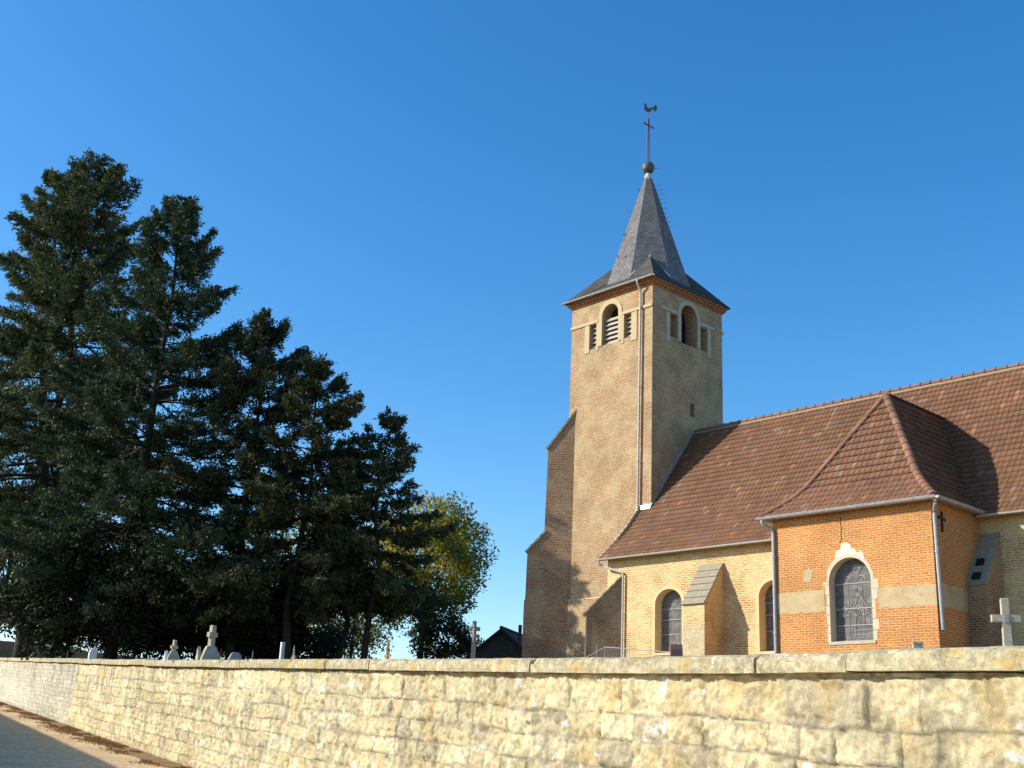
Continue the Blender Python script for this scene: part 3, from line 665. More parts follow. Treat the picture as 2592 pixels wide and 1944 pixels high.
nw1 = church_window(w1, NW, .42, (.30, .53, .70), 'cream', seed=3)
nw2 = church_window(w2, NW, .42, (.30, .53, .70), 'cream', seed=5)
for loop, w_ in ((w1, nw1), (w2, nw2)):
    c = (loop[0][0]+loop[1][0])/2; out = [(c+(u-c)*1.17+random.uniform(-.012, .012), z+(z-6.9)*.10+(0.02 if z > 6 else -.02)) for u, z in loop]
    out[0] = (out[0][0], loop[0][1]-.02); out[1] = (out[1][0], loop[1][1]-.02)
    m = MB(); ring(m, loop, out, fS(NW+.002), fS(NW-.006)); m.build('render_band', MT['cream'], w_, fix=False)

def tiles(prof, u0, u1, to3d, clip=None, tw=.20, row=.295, seed=1, base=(.160, .077, .040), drop=None):
    """real interlocking tiles, row by row; to3d(u, run, height) -> point; returns arrays"""
    r = np.random.default_rng(seed)
    d = np.array([p[0] for p in prof]); z = np.array([p[1] for p in prof]); L = np.concatenate([[0], np.cumsum(np.hypot(np.diff(d), np.diff(z)))])
    nrow = int(math.ceil(L[-1]/row)); ncol = int(math.ceil((u1-u0)/tw)); V = []; F = []; T = []
    cs = [(0, 0), (.66, 0), (.73, .011), (.88, .011), (.97, 0)]
    k = 0
    for i in range(nrow):
        la, lb = i*row-.015, min((i+1)*row+.01, L[-1])
        da, za, db, zb = np.interp(la, L, d), np.interp(la, L, z), np.interp(lb, L, d), np.interp(lb, L, z)
        if la < 0: da -= .012; za -= .012
        nx, nz = -(zb-za), (db-da); q = math.hypot(nx, nz); nx /= q; nz /= q
        off = 0.
        for j in range(-1, ncol+1):
            ua = u0+j*tw+off; ub = ua+tw
            if clip and not clip(ua, ub, da, db): continue
            jit = r.normal(0, .003); slip = r.normal(0, .004)+(-.02 if r.random() < .008 else 0)
            tint = np.array(base)*(1+r.normal(0, .09))*np.array([1+r.normal(0, .03), 1, 1+r.normal(0, .05)])
            x = r.random()
            if x < .010: tint = np.array([.28, .115, .055])*(.8+.4*r.random())
            elif x < .035: tint = np.array([.14, .085, .062])
            elif x < .08: tint = np.array([.215, .125, .078])
            for (c, h) in cs:
                uu = min(max(ua+c*tw, u0), u1)
                for (dd_, zz, hh) in ((da, za, -.012), (da, za, .060+jit), (db, zb, .006)):
                    hx = hh+(h if hh > 0 else 0); V.append(to3d(uu, dd_+nx*hx+slip*0, zz+nz*hx)); T.append(tint)
            for c in range(len(cs)-1):
                a = k+c*3; b_ = a+3
                F.append((a, b_, b_+1, a+1)); F.append((a+1, b_+1, b_+2, a+2))
            k += len(cs)*3
    return V, F, T
def tile_obj(name, data, parent, cuts=()):
    V, F, T = data
    o = np_mesh(name, V, F, MT['tile'], parent, np.array(T), uv=True)
    if cuts:
        import bmesh
        b = bmesh.new(); b.from_mesh(o.data); o0 = origin(parent)
        for co, no in cuts:
            bmesh.ops.bisect_plane(b, geom=b.verts[:]+b.edges[:]+b.faces[:], plane_co=Vector(co)-o0, plane_no=Vector(no), clear_outer=True)
        b.to_mesh(o.data); b.free()
    return o
EY = -2.33
V1 = tiles(NPROF, -.75, NX1+.2, lambda u, d, z: (u, EY+d, z), seed=3)
north = [(0, 9.13), (5.25, RZ)]
roof = tile_obj('nave_roof', V1, church)
m = MB()
def slab(m, x0, x1, prof, f, th=.10):
    for i in range(len(prof)-1):
        (d0, z0), (d1, z1) = prof[i], prof[i+1]
        m.add([f(x0, d0, z0-.02), f(x1, d0, z0-.02), f(x1, d1, z1-.02), f(x0, d1, z1-.02), f(x0, d0, z0-th), f(x1, d0, z0-th), f(x1, d1, z1-th), f(x0, d1, z1-th)],
              [(0, 1, 2, 3), (7, 6, 5, 4), (0, 4, 5, 1), (1, 5, 6, 2), (2, 6, 7, 3), (3, 7, 4, 0)])
slab(m, -.74, NX1+.2, NPROF, lambda u, d, z: (u, EY+d, z)); slab(m, -.74, NX1+.2, NPROF, lambda u, d, z: (u, 2*RY-EY-d, z))
m.build('roof_deck', MT['slab'], church)
# ridge tiles along the nave
m = MB(); x = -.02
while x < NX1:
    m.loft([[(x+w, RY+r_*math.cos(q), RZ-.02+r_*math.sin(q)*.95) for q in [math.pi*i/8 for i in range(9)]] for w, r_ in ((0, .125), (.37, .115), (.37, .15), (.42, .15))]); x += .42
rt_ = m; T = np.tile([.24, .125, .08, 1], (len(m.v), 1)); T[:, :3] *= (1+.1*rng.normal(size=(len(m.v)//36+1, 1))).repeat(36, 0)[:len(m.v)]
m.tint = T; m.build('ridge_tiles', MT['tile'], roof)
MT['mortarbed'] = rough_mat('mortar_bed', (.25, .175, .11), (.34, .25, .165), 6, 30)
m = MB().prism([(-.02, RY-.20, RZ-.17), (-.02, RY, RZ+.07), (-.02, RY+.20, RZ-.17)], (NX1, 0, 0)); m.build('mortar_bed', MT['mortarbed'], roof)
# flashing where the roof meets the tower, the upstand at its foot and the verge
m = MB()
for i in range(len(NPROF)-1):
    (d0, z0), (d1, z1) = NPROF[i], NPROF[i+1]
    if EY+d1 < .05: continue
    d0 = max(d0, -EY); z0 = pz(NPROF, d0)
    m.prism([(.0, EY+d0, z0+.0), (.0, EY+d1, z1+.0), (.0, EY+d1, z1+.20), (.0, EY+d0, z0+.20)], (.045, 0, 0))
m.build('tower_flashing', MT['zinc'], roof)
m = MB().prism([(-.76, -.10, 11.50), (-.76, -.02, 11.50), (-.76, -.02, 11.70), (-.76, -.05, 11.70)], (.78, 0, 0)); m.build('apron_flashing', MT['lead'], roof)
m = MB()
for i in range(len(NPROF)-1):
    (d0, z0), (d1, z1) = NPROF[i], NPROF[i+1]; d1 = min(d1, -EY-.02); z1 = pz(NPROF, d1)
    if d0 >= d1: continue
    m.prism([(-.80, EY+d0, z0-.13), (-.80, EY+d1, z1-.13), (-.80, EY+d1, z1+.055), (-.80, EY+d0, z0+.055)], (.045, 0, 0))
m.build('verge_board', MT['verge'], roof)
gutter((-.82, EY-.06, 9.10), (9.2, EY-.06, 9.10), .055, mat='pvc', collars=.7)
gutter((15.2, EY-.06, 9.10), (NX1, EY-.06, 9.10), .055, mat='pvc', collars=.7)
pipe([(-.72, EY-.06, 9.06), (-.72, EY-.05, 8.93), (-.60, -2.25, 8.82), (.36, -2.09, 8.52), (.36, -2.09, Z0+.5)], .042, 'pvc', 2.4)

# --- nave buttresses
def prism_mat(m, poly, d): m.prism(poly, d)
# diagonal buttress at the south-west corner
A2 = Vector((-math.sin(R_(46)), -math.cos(R_(46)), 0)); P2 = Vector((-A2.y, A2.x, 0)); 
if P2.x > 0: P2 = -P2
J2 = Vector((.27, -2.0, 0))
m = MB().prism([J2+A2*a+Vector((0, 0, z)) for a, z in ((-.6, Z0), (1.42, Z0), (1.42, 6.88), (0, 8.36), (-.6, 8.9))], P2*.55); m.build('corner_buttress', MT['buttress'], church)
m = MB()
for i in range(6):
    f0, f1 = i/6, (i+1.05)/6; q0 = J2+A2*(1.53*(1-f0))+Vector((0, 0, 6.80+1.62*f0)); q1 = J2+A2*(1.53*(1-f1))+Vector((0, 0, 6.80+1.62*f1))
    u_ = Vector((A2.x*.72, A2.y*.72, .7)); MB().prism([q0-P2*.04+u_*.06, q1-P2*.04+u_*.03, q1-P2*.04-u_*.03, q0-P2*.04-u_*.02], P2*.64).build('buttress_slab', MT['slab'], church)
m = MB().prism([J2+A2*1.40-P2*.012+Vector((0, 0, Z0)), J2+A2*1.45-P2*.012+Vector((0, 0, Z0)), J2+A2*1.45-P2*.012+Vector((0, 0, 6.83)), J2+A2*1.40-P2*.012+Vector((0, 0, 6.87))], P2*.57)
m.build('buttress_quoin', MT['stone'], church)
# square buttress between the nave windows
m = MB().prism([(4.25, -3.13, Z0), (5.22, -3.13, Z0), (5.22, -3.13, 6.94), (4.25, -3.13, 6.94)], (0, .001, 0))
m = MB().prism([(5.22, -3.13, Z0), (5.22, -1.9, Z0), (5.22, -1.9, 8.62), (5.22, -2.0, 8.50), (5.22, -3.13, 6.92)], (-.97, 0, 0)); sb = m.build('nave_buttress', MT['nave'], church)
m = MB(); slo = Vector((0, 1.13, 1.60)); un = Vector((0, -1.6, 1.13)).normalized()
for i in range(6):
    f0, f1 = i/6-.03, (i+1.08)/6-.03; q0 = Vector((4.20, -3.13, 6.93))+slo*f0; q1 = Vector((4.20, -3.13, 6.93))+slo*f1
    ww = 1.05+random.uniform(-.01, .01)
    MB().prism([q0+un*.065, q1+un*.03, q1-un*.02, q0-un*.0], (ww, 0, 0)).build('buttress_slab', MT['slab'], church)
m = MB().box((4.245, -3.142, Z0), (5.225, -3.128, 6.05)); m.build('buttress_facing', MT['slab'] if False else rough_mat('facing_stone', (.44, .36, .22), (.60, .50, .31), 3, 12, third=(.34, .29, .2)), church)
# buttress east of the chapel
m = MB().prism([(15.0, -3.3, Z0), (15.0, -3.12, 6.9), (15.0, -2.0, 8.55), (15.0, -1.8, 8.55), (15.0, -1.8, Z0)], (.68, 0, 0)); m.build('east_buttress', MT['buttress'], church)
m = MB().prism([(15.0, -3.17, 6.88), (15.0, -2.0, 8.60), (15.0, -2.0, 8.52), (15.0, -3.1, 6.86)], (.70, 0, 0)); m.build('buttress_slab', MT['slab'], church)
for (y, z) in ((-2.72, 7.62), (-3.03, 7.16)):
    MB().obox((15.34, y, z), (.12, 0, 0), (0, .07, .10), (0, -.02, .015)).build('missing_slab_hole', MT['dark'], church)

# --- side chapel
CX0, CX1, CY = 9.52, 15.06, -5.0; EX0, EX1, EYC = 9.20, 15.30, -5.23
CPROF = [(0, 9.24), (.38, 9.56), (.75, 9.90), (1.08, 10.30), (3.05, 13.62)]
cw = arch(11.54, 12.99, 6.98, 7.70, 5.16, 18)
m = MB(); ct = 9.34
holed(m, [(CX0, Z0), (CX1, Z0), (CX1, ct), (CX0, ct)], [cw], fS(CY))
m.add([(CX1, CY, Z0), (CX1, -1.95, Z0), (CX1, -1.95, ct), (CX1, CY, ct), (CX0, CY, Z0), (CX0, -1.95, Z0), (CX0, -1.95, ct), (CX0, CY, ct)], [(0, 1, 2, 3), (7, 6, 5, 4)])
m.build('chapel_wall', MT['chapel'], church, fix=False)
cwin = church_window(cw, CY, .34, (.20, .40, .70), 'palestone', figure=True, seed=8)
# irregular pale stones and mortar round the opening
m = MB(); rr = random.Random(4)
for side, u in ((-1, 11.54), (1, 12.99)):
    z = 5.16
    while z < 6.95:
        h = rr.uniform(.24, .34); w_ = rr.choice((.11, .13, .21, .24)); a, b_ = (u-w_, u+.002) if side < 0 else (u-.002, u+w_)
        q = [(a+rr.uniform(-.02, .02), z+.01), (b_, z+.01), (b_, min(z+h, 7)-.01), (a+rr.uniform(-.02, .02), min(z+h, 7)-.01)]
        if side > 0: q = [(u-.002, z+.01), (b_+rr.uniform(-.02, .02), z+.01), (b_+rr.uniform(-.02, .02), min(z+h, 7)-.01), (u-.002, min(z+h, 7)-.01)]
        m.prism([fS(CY-.007)(*p) for p in q], (0, .02, 0)); z += h
c = 12.265; out = [(c+(u-c)*(1.12+rr.uniform(-.02, .03)), z+(z-6.98)*.13+(.0 if z < 7 else .04)) for u, z in cw[2:]]
n = len(out); V = [fS(CY-.007)(u, z) for u, z in cw[2:]]+[fS(CY-.007)(u, z) for u, z in out]
m.add(V, [(i, i+1, n+i+1, n+i) for i in range(n-1)])
m.build('surround_stones', MT['palestone'], cwin)
patch = [(11.78, 7.62), (11.83, 7.92), (12.0, 7.99), (12.02, 8.13), (12.16, 8.17), (12.33, 8.11), (12.38, 7.98), (12.50, 7.93), (12.56, 7.82), (12.70, 7.86), (12.78, 7.78), (12.80, 7.58), (12.6, 7.74), (12.265, 7.80), (11.97, 7.76)]
MB().prism([fS(CY-.010)(*p) for p in patch], (0, .02, 0)).build('mortar_patch', MT['palemortar'], church)
MB().prism([fS(CY-.008)(*p) for p in [(10.62, 7.10), (10.68, 7.42), (10.86, 7.50), (10.98, 7.36), (10.92, 7.12), (10.8, 7.0)]], (0, .02, 0)).build('mortar_patch', MT['plaster'], church)
# rendered bands
def jag(u0, u1, z, amp, n): return [(u0+(u1-u0)*i/n, z+(rr.uniform(-amp, amp) if 0 < i < n else 0)) for i in range(n+1)]
def band(m, u0, u1, z0, z1, f, d):
    lo = jag(u0, u1, z0, .035, 22); hi = jag(u0, u1, z1, .04, 22); n = len(lo)
    m.add([f(u, z) for u, z in lo+hi], [(i, i+1, n+i+1, n+i) for i in range(n-1)])
for args in ((CX0-.003, 11.36, 6.10, 6.78, fS(CY-.006), 0), (13.22, CX1+.003, 6.09, 6.70, fS(CY-.006), 0), (CY, -2.9, 6.08, 6.74, fE(CX1+.006), 0)):
    m = MB(); band(m, *args); m.build('plaster_band', MT['plaster'], church, fix=False)
# crack above the window
cr = [(12.05, 8.99), (12.03, 8.80), (12.07, 8.62), (12.03, 8.45), (12.05, 8.30), (11.98, 8.17)]
m = MB()
for (a, b_) in zip(cr, cr[1:]): m.prism([(a[0]-.012, CY-.004, a[1]), (a[0]+.012, CY-.004, a[1]), (b_[0]+.012, CY-.004, b_[1]), (b_[0]-.012, CY-.004, b_[1])], (0, .02, 0))
m.build('crack', MT['dark'], church)
# wall anchor on the east side
m = MB().obox((15.085, -4.42, 8.60), (.02, 0, 0), (0, .035, .0), (0, .01, .31)).obox((15.088, -4.42, 8.70), (.02, 0, 0), (0, .21, -.02), (0, .003, .04)); m.build('wall_anchor', MT['iron'], church)
# roof: front slope and two sides, clipped at the hips
xm = (EX0+EX1)/2; hw = xm-EX0
DEC = [(0, 0)]
front = tile_obj('chapel_roof', tiles(CPROF, EX0, EX1, lambda u, d, z: (u, EYC+d, z), seed=9, base=(.170, .081, .045), clip=lambda a, b_, da, db: min(a-EX0, EX1-b_) > da-.5), church,
                 cuts=(((EX0, EYC, 0), (-1, 1, 0)), ((EX1, EYC, 0), (1, 1, 0))))
side_len = 4.9
east = tile_obj('chapel_roof', tiles(CPROF, EYC, EYC+9, lambda u, d, z: (EX1-d, u, z), seed=10, base=(.160, .077, .042), clip=lambda a, b_, da, db: a-EYC > da-.5), church, cuts=(((EX1, EYC, 0), (-1, -1, 0)), ((0, 1.75, 0), (0, 1, 0))))
west = tile_obj('chapel_roof', tiles(CPROF, EYC, EYC+9, lambda u, d, z: (EX0+d, u, z), seed=12, base=(.160, .077, .042), clip=lambda a, b_, da, db: a-EYC > da-.5), church, cuts=(((EX0, EYC, 0), (1, -1, 0)), ((0, 1.75, 0), (0, 1, 0))))
m = MB(); rings = []
for d, z in CPROF: rings.append([(EX0+d, EYC+d, z-.03), (EX1-d, EYC+d, z-.03), (EX1-d, 1.7, z-.03), (EX0+d, 1.7, z-.03)])
rings[-1] = [(xm-.01, EYC+3.04, 13.57), (xm+.01, EYC+3.04, 13.57), (xm+.01, 1.7, 13.57), (xm-.01, 1.7, 13.57)]
m.loft([[(p[0], p[1], p[2]-.06) for p in rings[0]]]+rings); m.build('roof_deck', MT['slab'], church)
# hip and ridge tiles
def hip(path, name, parent):
    m = MB(); seg = []
    for a, b_ in zip(path, path[1:]):
        a, b_ = Vector(a), Vector(b_); n = max(1, round((b_-a).length/.36))
        seg += [(a.lerp(b_, i/n), a.lerp(b_, (i+1)/n)) for i in range(n)]
    for k, (a, b_) in enumerate(seg):
        t = (b_-a).normalized(); s = t.cross(Vector((0, 0, 1))).normalized(); u = s.cross(t)
        m.loft([[p+s*r_*math.cos(q)+u*(r_*math.sin(q)*.8-.02) for q in [math.pi*i/6 for i in range(7)]] for p, r_ in ((a-t*.03, .145), (b_, .118))])
    T = np.tile([.25, .13, .08, 1], (len(m.v), 1)); g = 14
    T[:, :3] *= (1+.12*np.random.default_rng(5).normal(size=(len(m.v)//g+1, 1))).repeat(g, 0)[:len(m.v)]
    m.tint = T; return m.build(name, MT['tile'], parent)
hip([(EX0+d, EYC+d, z+.02) for d, z in CPROF], 'hip_tiles', front)
hip([(EX1-d, EYC+d, z+.02) for d, z in CPROF], 'hip_tiles', front)
hip([(xm, EYC+3.05, 13.64), (xm, 1.5, 13.64)], 'ridge_tiles', front)
gutter((EX0-.08, EYC-.09, 9.20), (EX1+.12, EYC-.09, 9.20), .085, collars=.62)
gutter((EX1+.09, EYC-.06, 9.20), (EX1+.09, -1.95, 9.20), .085, collars=.62)
pipe([(EX0+.12, EYC-.09, 9.15), (EX0+.12, EYC-.09, 9.02), (9.57, -5.07, 8.80), (9.57, -5.07, Z0+.5)], .055, 'zinc', 2.1)
pipe([(EX1+.05, EYC-.02, 9.15), (EX1+.03, EYC+.0, 9.0), (15.14, -4.97, 8.85), (15.14, -4.90, 5.39)], .055, 'zinc', 3.2)

# ------------------------------------------------------------------ graves behind the wall
MT['gravestone'] = rough_mat('grave_stone', (.38, .34, .25), (.52, .47, .36), 5, 25, third=(.33, .27, .12), coords='obj')
MT['white'] = plain('white_stone', (.78, .77, .74), .6, 0, .3, .06)
MT['granite_red'] = plain('red_granite', (.15, .075, .06), .25, 0, .5, .25, 40)
MT['greystone'] = rough_mat('grey_grave_stone', (.26, .26, .25), (.38, .38, .36), 5, 25, coords='obj')
FX = Vector((WD[0]*-1, WD[1]*-1, 0)); FN = Vector((WN[0], WN[1], 0))         # along the wall (to the right) and away from it
def ground_at(p): return float(zground(p[0], p[1]))
def grave(name, px, py, D, label, cat='gravestone', group=None):
    p = at(px, py, D); g = Vector((p.x, p.y, ground_at(p)-.02)); return empty(name, g, label, cat, group), g, p.z
def cross_mesh(base, top, w, th, arm, armz, ang, foot=None):
    d = Vector((math.cos(ang), math.sin(ang), 0)); n = Vector((-d.y, d.x, 0)); m = MB(); h = top-base.z
    m.loft([[base+d*a*w*q+n*b_*th*q+Vector((0, 0, z)) for a, b_ in ((-1, -1), (1, -1), (1, 1), (-1, 1))] for z, q in ((0, 1.15), (h*.5, 1.02), (h-.02, .95), (h, .85))])
    c = Vector((base.x, base.y, armz)); m.obox(c, d*arm, n*th*.98, Vector((0, 0, w*.95)))
    return m
# large stone cross by the chapel
r, g, zt = grave('stone_cross', 2541, 1515, 24, 'grey lichen stone cross standing nearest the right edge, beside the brick chapel', 'cross')
ang = math.radians(36)
m = cross_mesh(g, zt, .075, .085, .275, zt-.41, ang); m.build('cross_shaft', MT['gravestone'], r)
dn = Vector((math.sin(ang), -math.cos(ang), 0)); MB().obox(Vector((g.x, g.y, zt-.42))+dn*.09, dn*.012, Vector((dn.y, -dn.x, 0))*.05, (0, 0, .08)).build('medallion', MT['greystone'], r)
MB().obox((g.x, g.y, g.z+.12), (.3, 0, 0), (0, .3, 0), (0, 0, .14)).build('plinth', MT['gravestone'], r)
# dark red polished stele
r, g, zt = grave('granite_headstone', 1727, 1633, 30, 'small dark red polished headstone with slanted top below the nave window', 'gravestone')
d = Vector((.72, .69, 0)); n = Vector((.69, -.72, 0))
MB().prism([g-n*.14, g+n*.14, g+n*.14+Vector((0, 0, zt-g.z-.12)), g+n*.02+Vector((0, 0, zt-g.z+.01)), g-n*.14+Vector((0, 0, zt-g.z-.03))], -d*.30).build('stele', MT['granite_red'], r)
MB().obox(g+Vector((0, 0, .05))-d*.15, d*.24, n*.22, (0, 0, .08)).build('plinth', MT['greystone'], r)
r, g, zt = grave('small_headstone', 2322, 1626, 30, 'small worn square-topped grave pillar in front of the orange brick chapel', 'gravestone')
MB().obox(g+Vector((0, 0, (zt-g.z)/2)), (.088, .075, 0), (-.062, .075, 0), (0, 0, (zt-g.z)/2-.01)).build('pillar', MT['gravestone'], r)
MB().obox(g+Vector((0, 0, zt-g.z-.02)), (.10, .085, 0), (-.07, .085, 0), (0, 0, .022)).build('pillar_cap', MT['gravestone'], r)
# white wedge-shaped headstone
r, g, zt = grave('white_headstone', 232.7, 1641, 45, 'plain bright white wedge-shaped headstone under the tall conifers at left', 'gravestone')
H_ = zt-g.z; dx = FX.copy(); dn = FN.copy()
MB().loft([[g+dx*a+dn*b_+Vector((0, 0, z)) for a, b_ in q] for z, q in ((0, ((-.15, -.08), (.12, -.08), (.12, .2), (-.15, .2))), (H_-.17, ((-.14, -.08), (.12, -.08), (.12, .2), (-.14, .2))), (H_, ((-.07, .0), (.125, .0), (.125, .18), (-.07, .18))))]).build('stele', MT['white'], r)
MB().obox(g+Vector((0, 0, .04))+dn*.15, dx*.3, dn*.4, (0, 0, .06)).build('plinth', MT['greystone'], r)
# two stone crosses on pyramid bases
for (px, py, D, pb, lab, w, th, arm, ca, px2) in ((443.4, 1620, 40, 1667.5, 'short stone cross on a pointed grey base, left of the taller cross', .055, .05, .13, .24, 438),
                                           (540.3, 1583, 40, 1668, 'tall pale stone cross on a sloping tan base, tallest grave under the conifers', .085, .08, .17, .32, 537)):
    r, g, zt = grave('grave_cross', px, py, D, lab, 'cross', 'stone grave crosses under the conifers')
    zb = at(px2, pb, D).z
    m = cross_mesh(Vector((g.x, g.y, zb-.1)), zt, w, th, arm, zt-ca, math.radians(100)); m.build('cross_shaft', MT['gravestone'], r)
    k = 1.0 if th < .06 else 1.5; hh = zb+.30*k
    m = MB(); q = lambda s_, z, o=0: [Vector((g.x, g.y, z))+dx*(a*s_+o)+dn*b_*s_*1.2 for a, b_ in ((-1, -1), (1, -1), (1, 1), (-1, 1))]
    m.loft([q(.21*k, g.z), q(.18*k, zb-.02), q(.08*k, hh-.05)]); m.build('sloping_base', MT['gravestone'], r)
    q0 = Vector((g.x, g.y, 0))-dx*.10*k-dn*.27*k
    MB().prism([q0+dx*a*k+Vector((0, 0, z)) for a, z in ((-.12, g.z), (.12, g.z), (.11, zb), (.0, zb+.25*k), (-.10, zb))], dn*.1).build('pointed_stone', MT['gravestone'] if k > 1 else MT['white'], r)
# slim white post, iron crosses and other small marks
r, g, zt = grave('white_post', 716.5, 1625.5, 38, 'slim upright white grave post standing right of the stone crosses', 'post')
MB().obox(g+Vector((0, 0, (zt-g.z)/2)), dx*.055, dn*.06, (0, 0, (zt-g.z)/2)).build('shaft', MT['white'], r); MB().obox(g+dx*.075+Vector((0, 0, (zt-g.z)/2-.01)), dx*.018, dn*.05, (0, 0, (zt-g.z)/2-.01)).build('side_strip', MT['zinc'], r)
MT['orange_rust'] = plain('orange_rust', (.42, .17, .07), .85, 0, .2, .3, 30)
def iron_cross(px, py, D, label, mat, big):
    r, g, zt = grave('iron_grave_cross', px, py, D, label, 'cross', 'ornate iron grave crosses'); m = MB(); h = zt-g.z; b = h
    m.tube([g, g+Vector((0, 0, h-.30*big))], .024*big+.005, 6); m.tube([g+Vector((0, 0, h-.32*big)), g+Vector((0, 0, h-.16*big)), g+Vector((0, 0, h))], [.016, .035*big, .004], 6)
    c = g+Vector((0, 0, h-.42*big)); m.tube([c-dx*.16*big, c+dx*.16*big], .018, 6)
    for s_ in (-1, 1):
        m.tube([c+dx*s_*.16*big+Vector((0, 0, .05)), c+dx*s_*.20*big, c+dx*s_*.16*big-Vector((0, 0, .05))], .014, 5)
        for v in (-1, 1): m.tube([c+dx*s_*(.02+.09*math.sin(i*.6))*big+Vector((0, 0, v*(.02+.09*(1-math.cos(i*.6)))*big)) for i in range(5)], .011, 4)
    m.tube([c+dx*.09*big*math.cos(i*.5236)+Vector((0, 0, .09*big*math.sin(i*.5236))) for i in range(13)], .012, 4)
    m.build('wrought_cross', mat, r); MB().obox(g+Vector((0, 0, .06)), dx*.16, dn*.16, (0, 0, .08)).build('plinth', MT['greystone'], r)
iron_cross(984.8, 1615, 35, 'rusty orange ornate iron grave cross, apart from the others before the dark trunks', MT['orange_rust'], 1.25)
iron_cross(745.5, 1633, 36, 'grey brown iron grave cross on a broad fretted foot beside the slim white post', MT['gravestone'], .9)
r, g, zt = grave('small_tombstone', 597, 1651, 38, 'low dark grey tomb with rounded roof-like top right of the tall cross', 'gravestone'); H_ = zt-g.z
MB().loft([[g+dx*a*q+dn*b_*q+Vector((0, 0, z)) for a, b_ in ((-.10, -.2), (.10, -.2), (.10, .2), (-.10, .2))] for z, q in ((0, 1), (H_-.2, 1), (H_-.05, .7), (H_, .35))]).build('tomb_body', MT['greystone'], r)
MB().obox(g+Vector((0, 0, H_-.22)), dx*.12, dn*.22, (0, 0, .02)).build('tomb_rim', MT['gravestone'], r)
def thin_mark(px, py, D, label, w, name, mat, cross=True):
    r, g, zt = grave(name, px, py, D, label, 'grave marker', 'small grave markers above the coping'); h = zt-g.z
    m = MB().tube([g, g+Vector((0, 0, h*.8)), g+Vector((0, 0, h))], [w, w*.8, w*.3], 6)
    m.build('shaft', mat, r)
    if cross: MB().loft([[g+dx*a*s_+dn*b_*s_+Vector((0, 0, z)) for a, b_ in ((-1, -1), (1, -1), (1, 1), (-1, 1))] for z, s_ in ((0, .14), (h-.38, .11), (h-.30, .04))]).build('foot', mat, r)
thin_mark(640.8, 1646.6, 38, 'dark pointed iron grave spike between the tomb and the white post', .022, 'grave_marker', MT['greystone'])
thin_mark(88.5, 1637.9, 60, 'pale leaning thin stone marker farthest left above the coping', .045, 'grave_marker', MT['gravestone'])
thin_mark(172, 1645, 48, 'very thin bare stake left of the white wedge headstone', .012, 'grave_marker', MT['gravestone'], False)
thin_mark(346.6, 1658, 42, 'tiny round-topped stone marker between white headstone and short cross', .05, 'grave_marker', MT['gravestone'])
thin_mark(152, 1660.5, 52, 'tiniest pale stone knob just topping the coping, between the leaning marker and thin stake', .06, 'grave_marker', MT['gravestone'], False)
# the calvary with a carved figure
r, g, zt = grave('calvary_cross', 1202, 1572, 45, 'tall grey stone calvary cross with carved figure left of the dark gable roof', 'cross')
MT['calvary'] = rough_mat('calvary_stone', (.17, .155, .135), (.26, .235, .20), 5, 25, coords='obj')
m = cross_mesh(g, zt, .075, .07, .22, zt-.30, math.radians(42)); m.build('cross_shaft', MT['calvary'], r)
dd_ = Vector((math.cos(R_(42)), math.sin(R_(42)), 0)); nn_ = Vector((math.sin(R_(42)), -math.cos(R_(42)), 0)); c = Vector((g.x, g.y, zt+.05))+nn_*.12
m = MB(); up_ = Vector((0, 0, 1))
m.tube([c-up_*.86, c-up_*.78, c-up_*.66, c-up_*.54, c-up_*.46, c-up_*.38, c-up_*.32], [.02, .028, .036, .042, .05, .05, .022], 8)
m.tube([c-up_*.32, c-up_*.28+nn_*.01, c-up_*.23+nn_*.02, c-up_*.19+nn_*.01], [.022, .038, .036, .012], 8)
for s_ in (-1, 1): m.tube([c-up_*.37+dd_*.03*s_, c-up_*.36+dd_*.11*s_, c-up_*.33+dd_*.20*s_], [.022, .017, .012], 6)
m.build('carved_figure', MT['gravestone'], r, smooth=True); MB().obox(g+Vector((0, 0, .06)), dd_*.2, nn_*.2, (0, 0, .10)).build('plinth', MT['calvary'], r)
# handrail of the path beside the nave
r = empty('handrail', (1.0, -4.0, ground_at((1.0, -4.0))), 'galvanised metal handrail with thin balusters before the nave corner buttress', 'railing')
gz = ground_at((1, -4))
for x, z in ((.81, 5.56), (1.23, 5.47), (4.4, 5.16)): MB().tube([(x, -4.0, gz-.1), (x, -4.0, z)], .024, 8).build('post', MT['rail'], r)
MB().tube([(-.6, -4.0, 4.70), (.23, -4.0, 5.05), (1.23, -4.0, 5.42), (4.40, -4.0, 5.14)], .016, 8).build('top_rail', MT['rail'], r)
m = MB().tube([(1.25, -4, 4.75), (4.4, -4, 4.5)], .014, 6)
x = 1.35
while x < 2.5: m.tube([(x, -4.0, 4.74-.08*(x-1.25)), (x, -4.0, 5.42-.09*(x-1.25))], .007, 5); x += .11
m.build('balusters', MT['rail'], r)

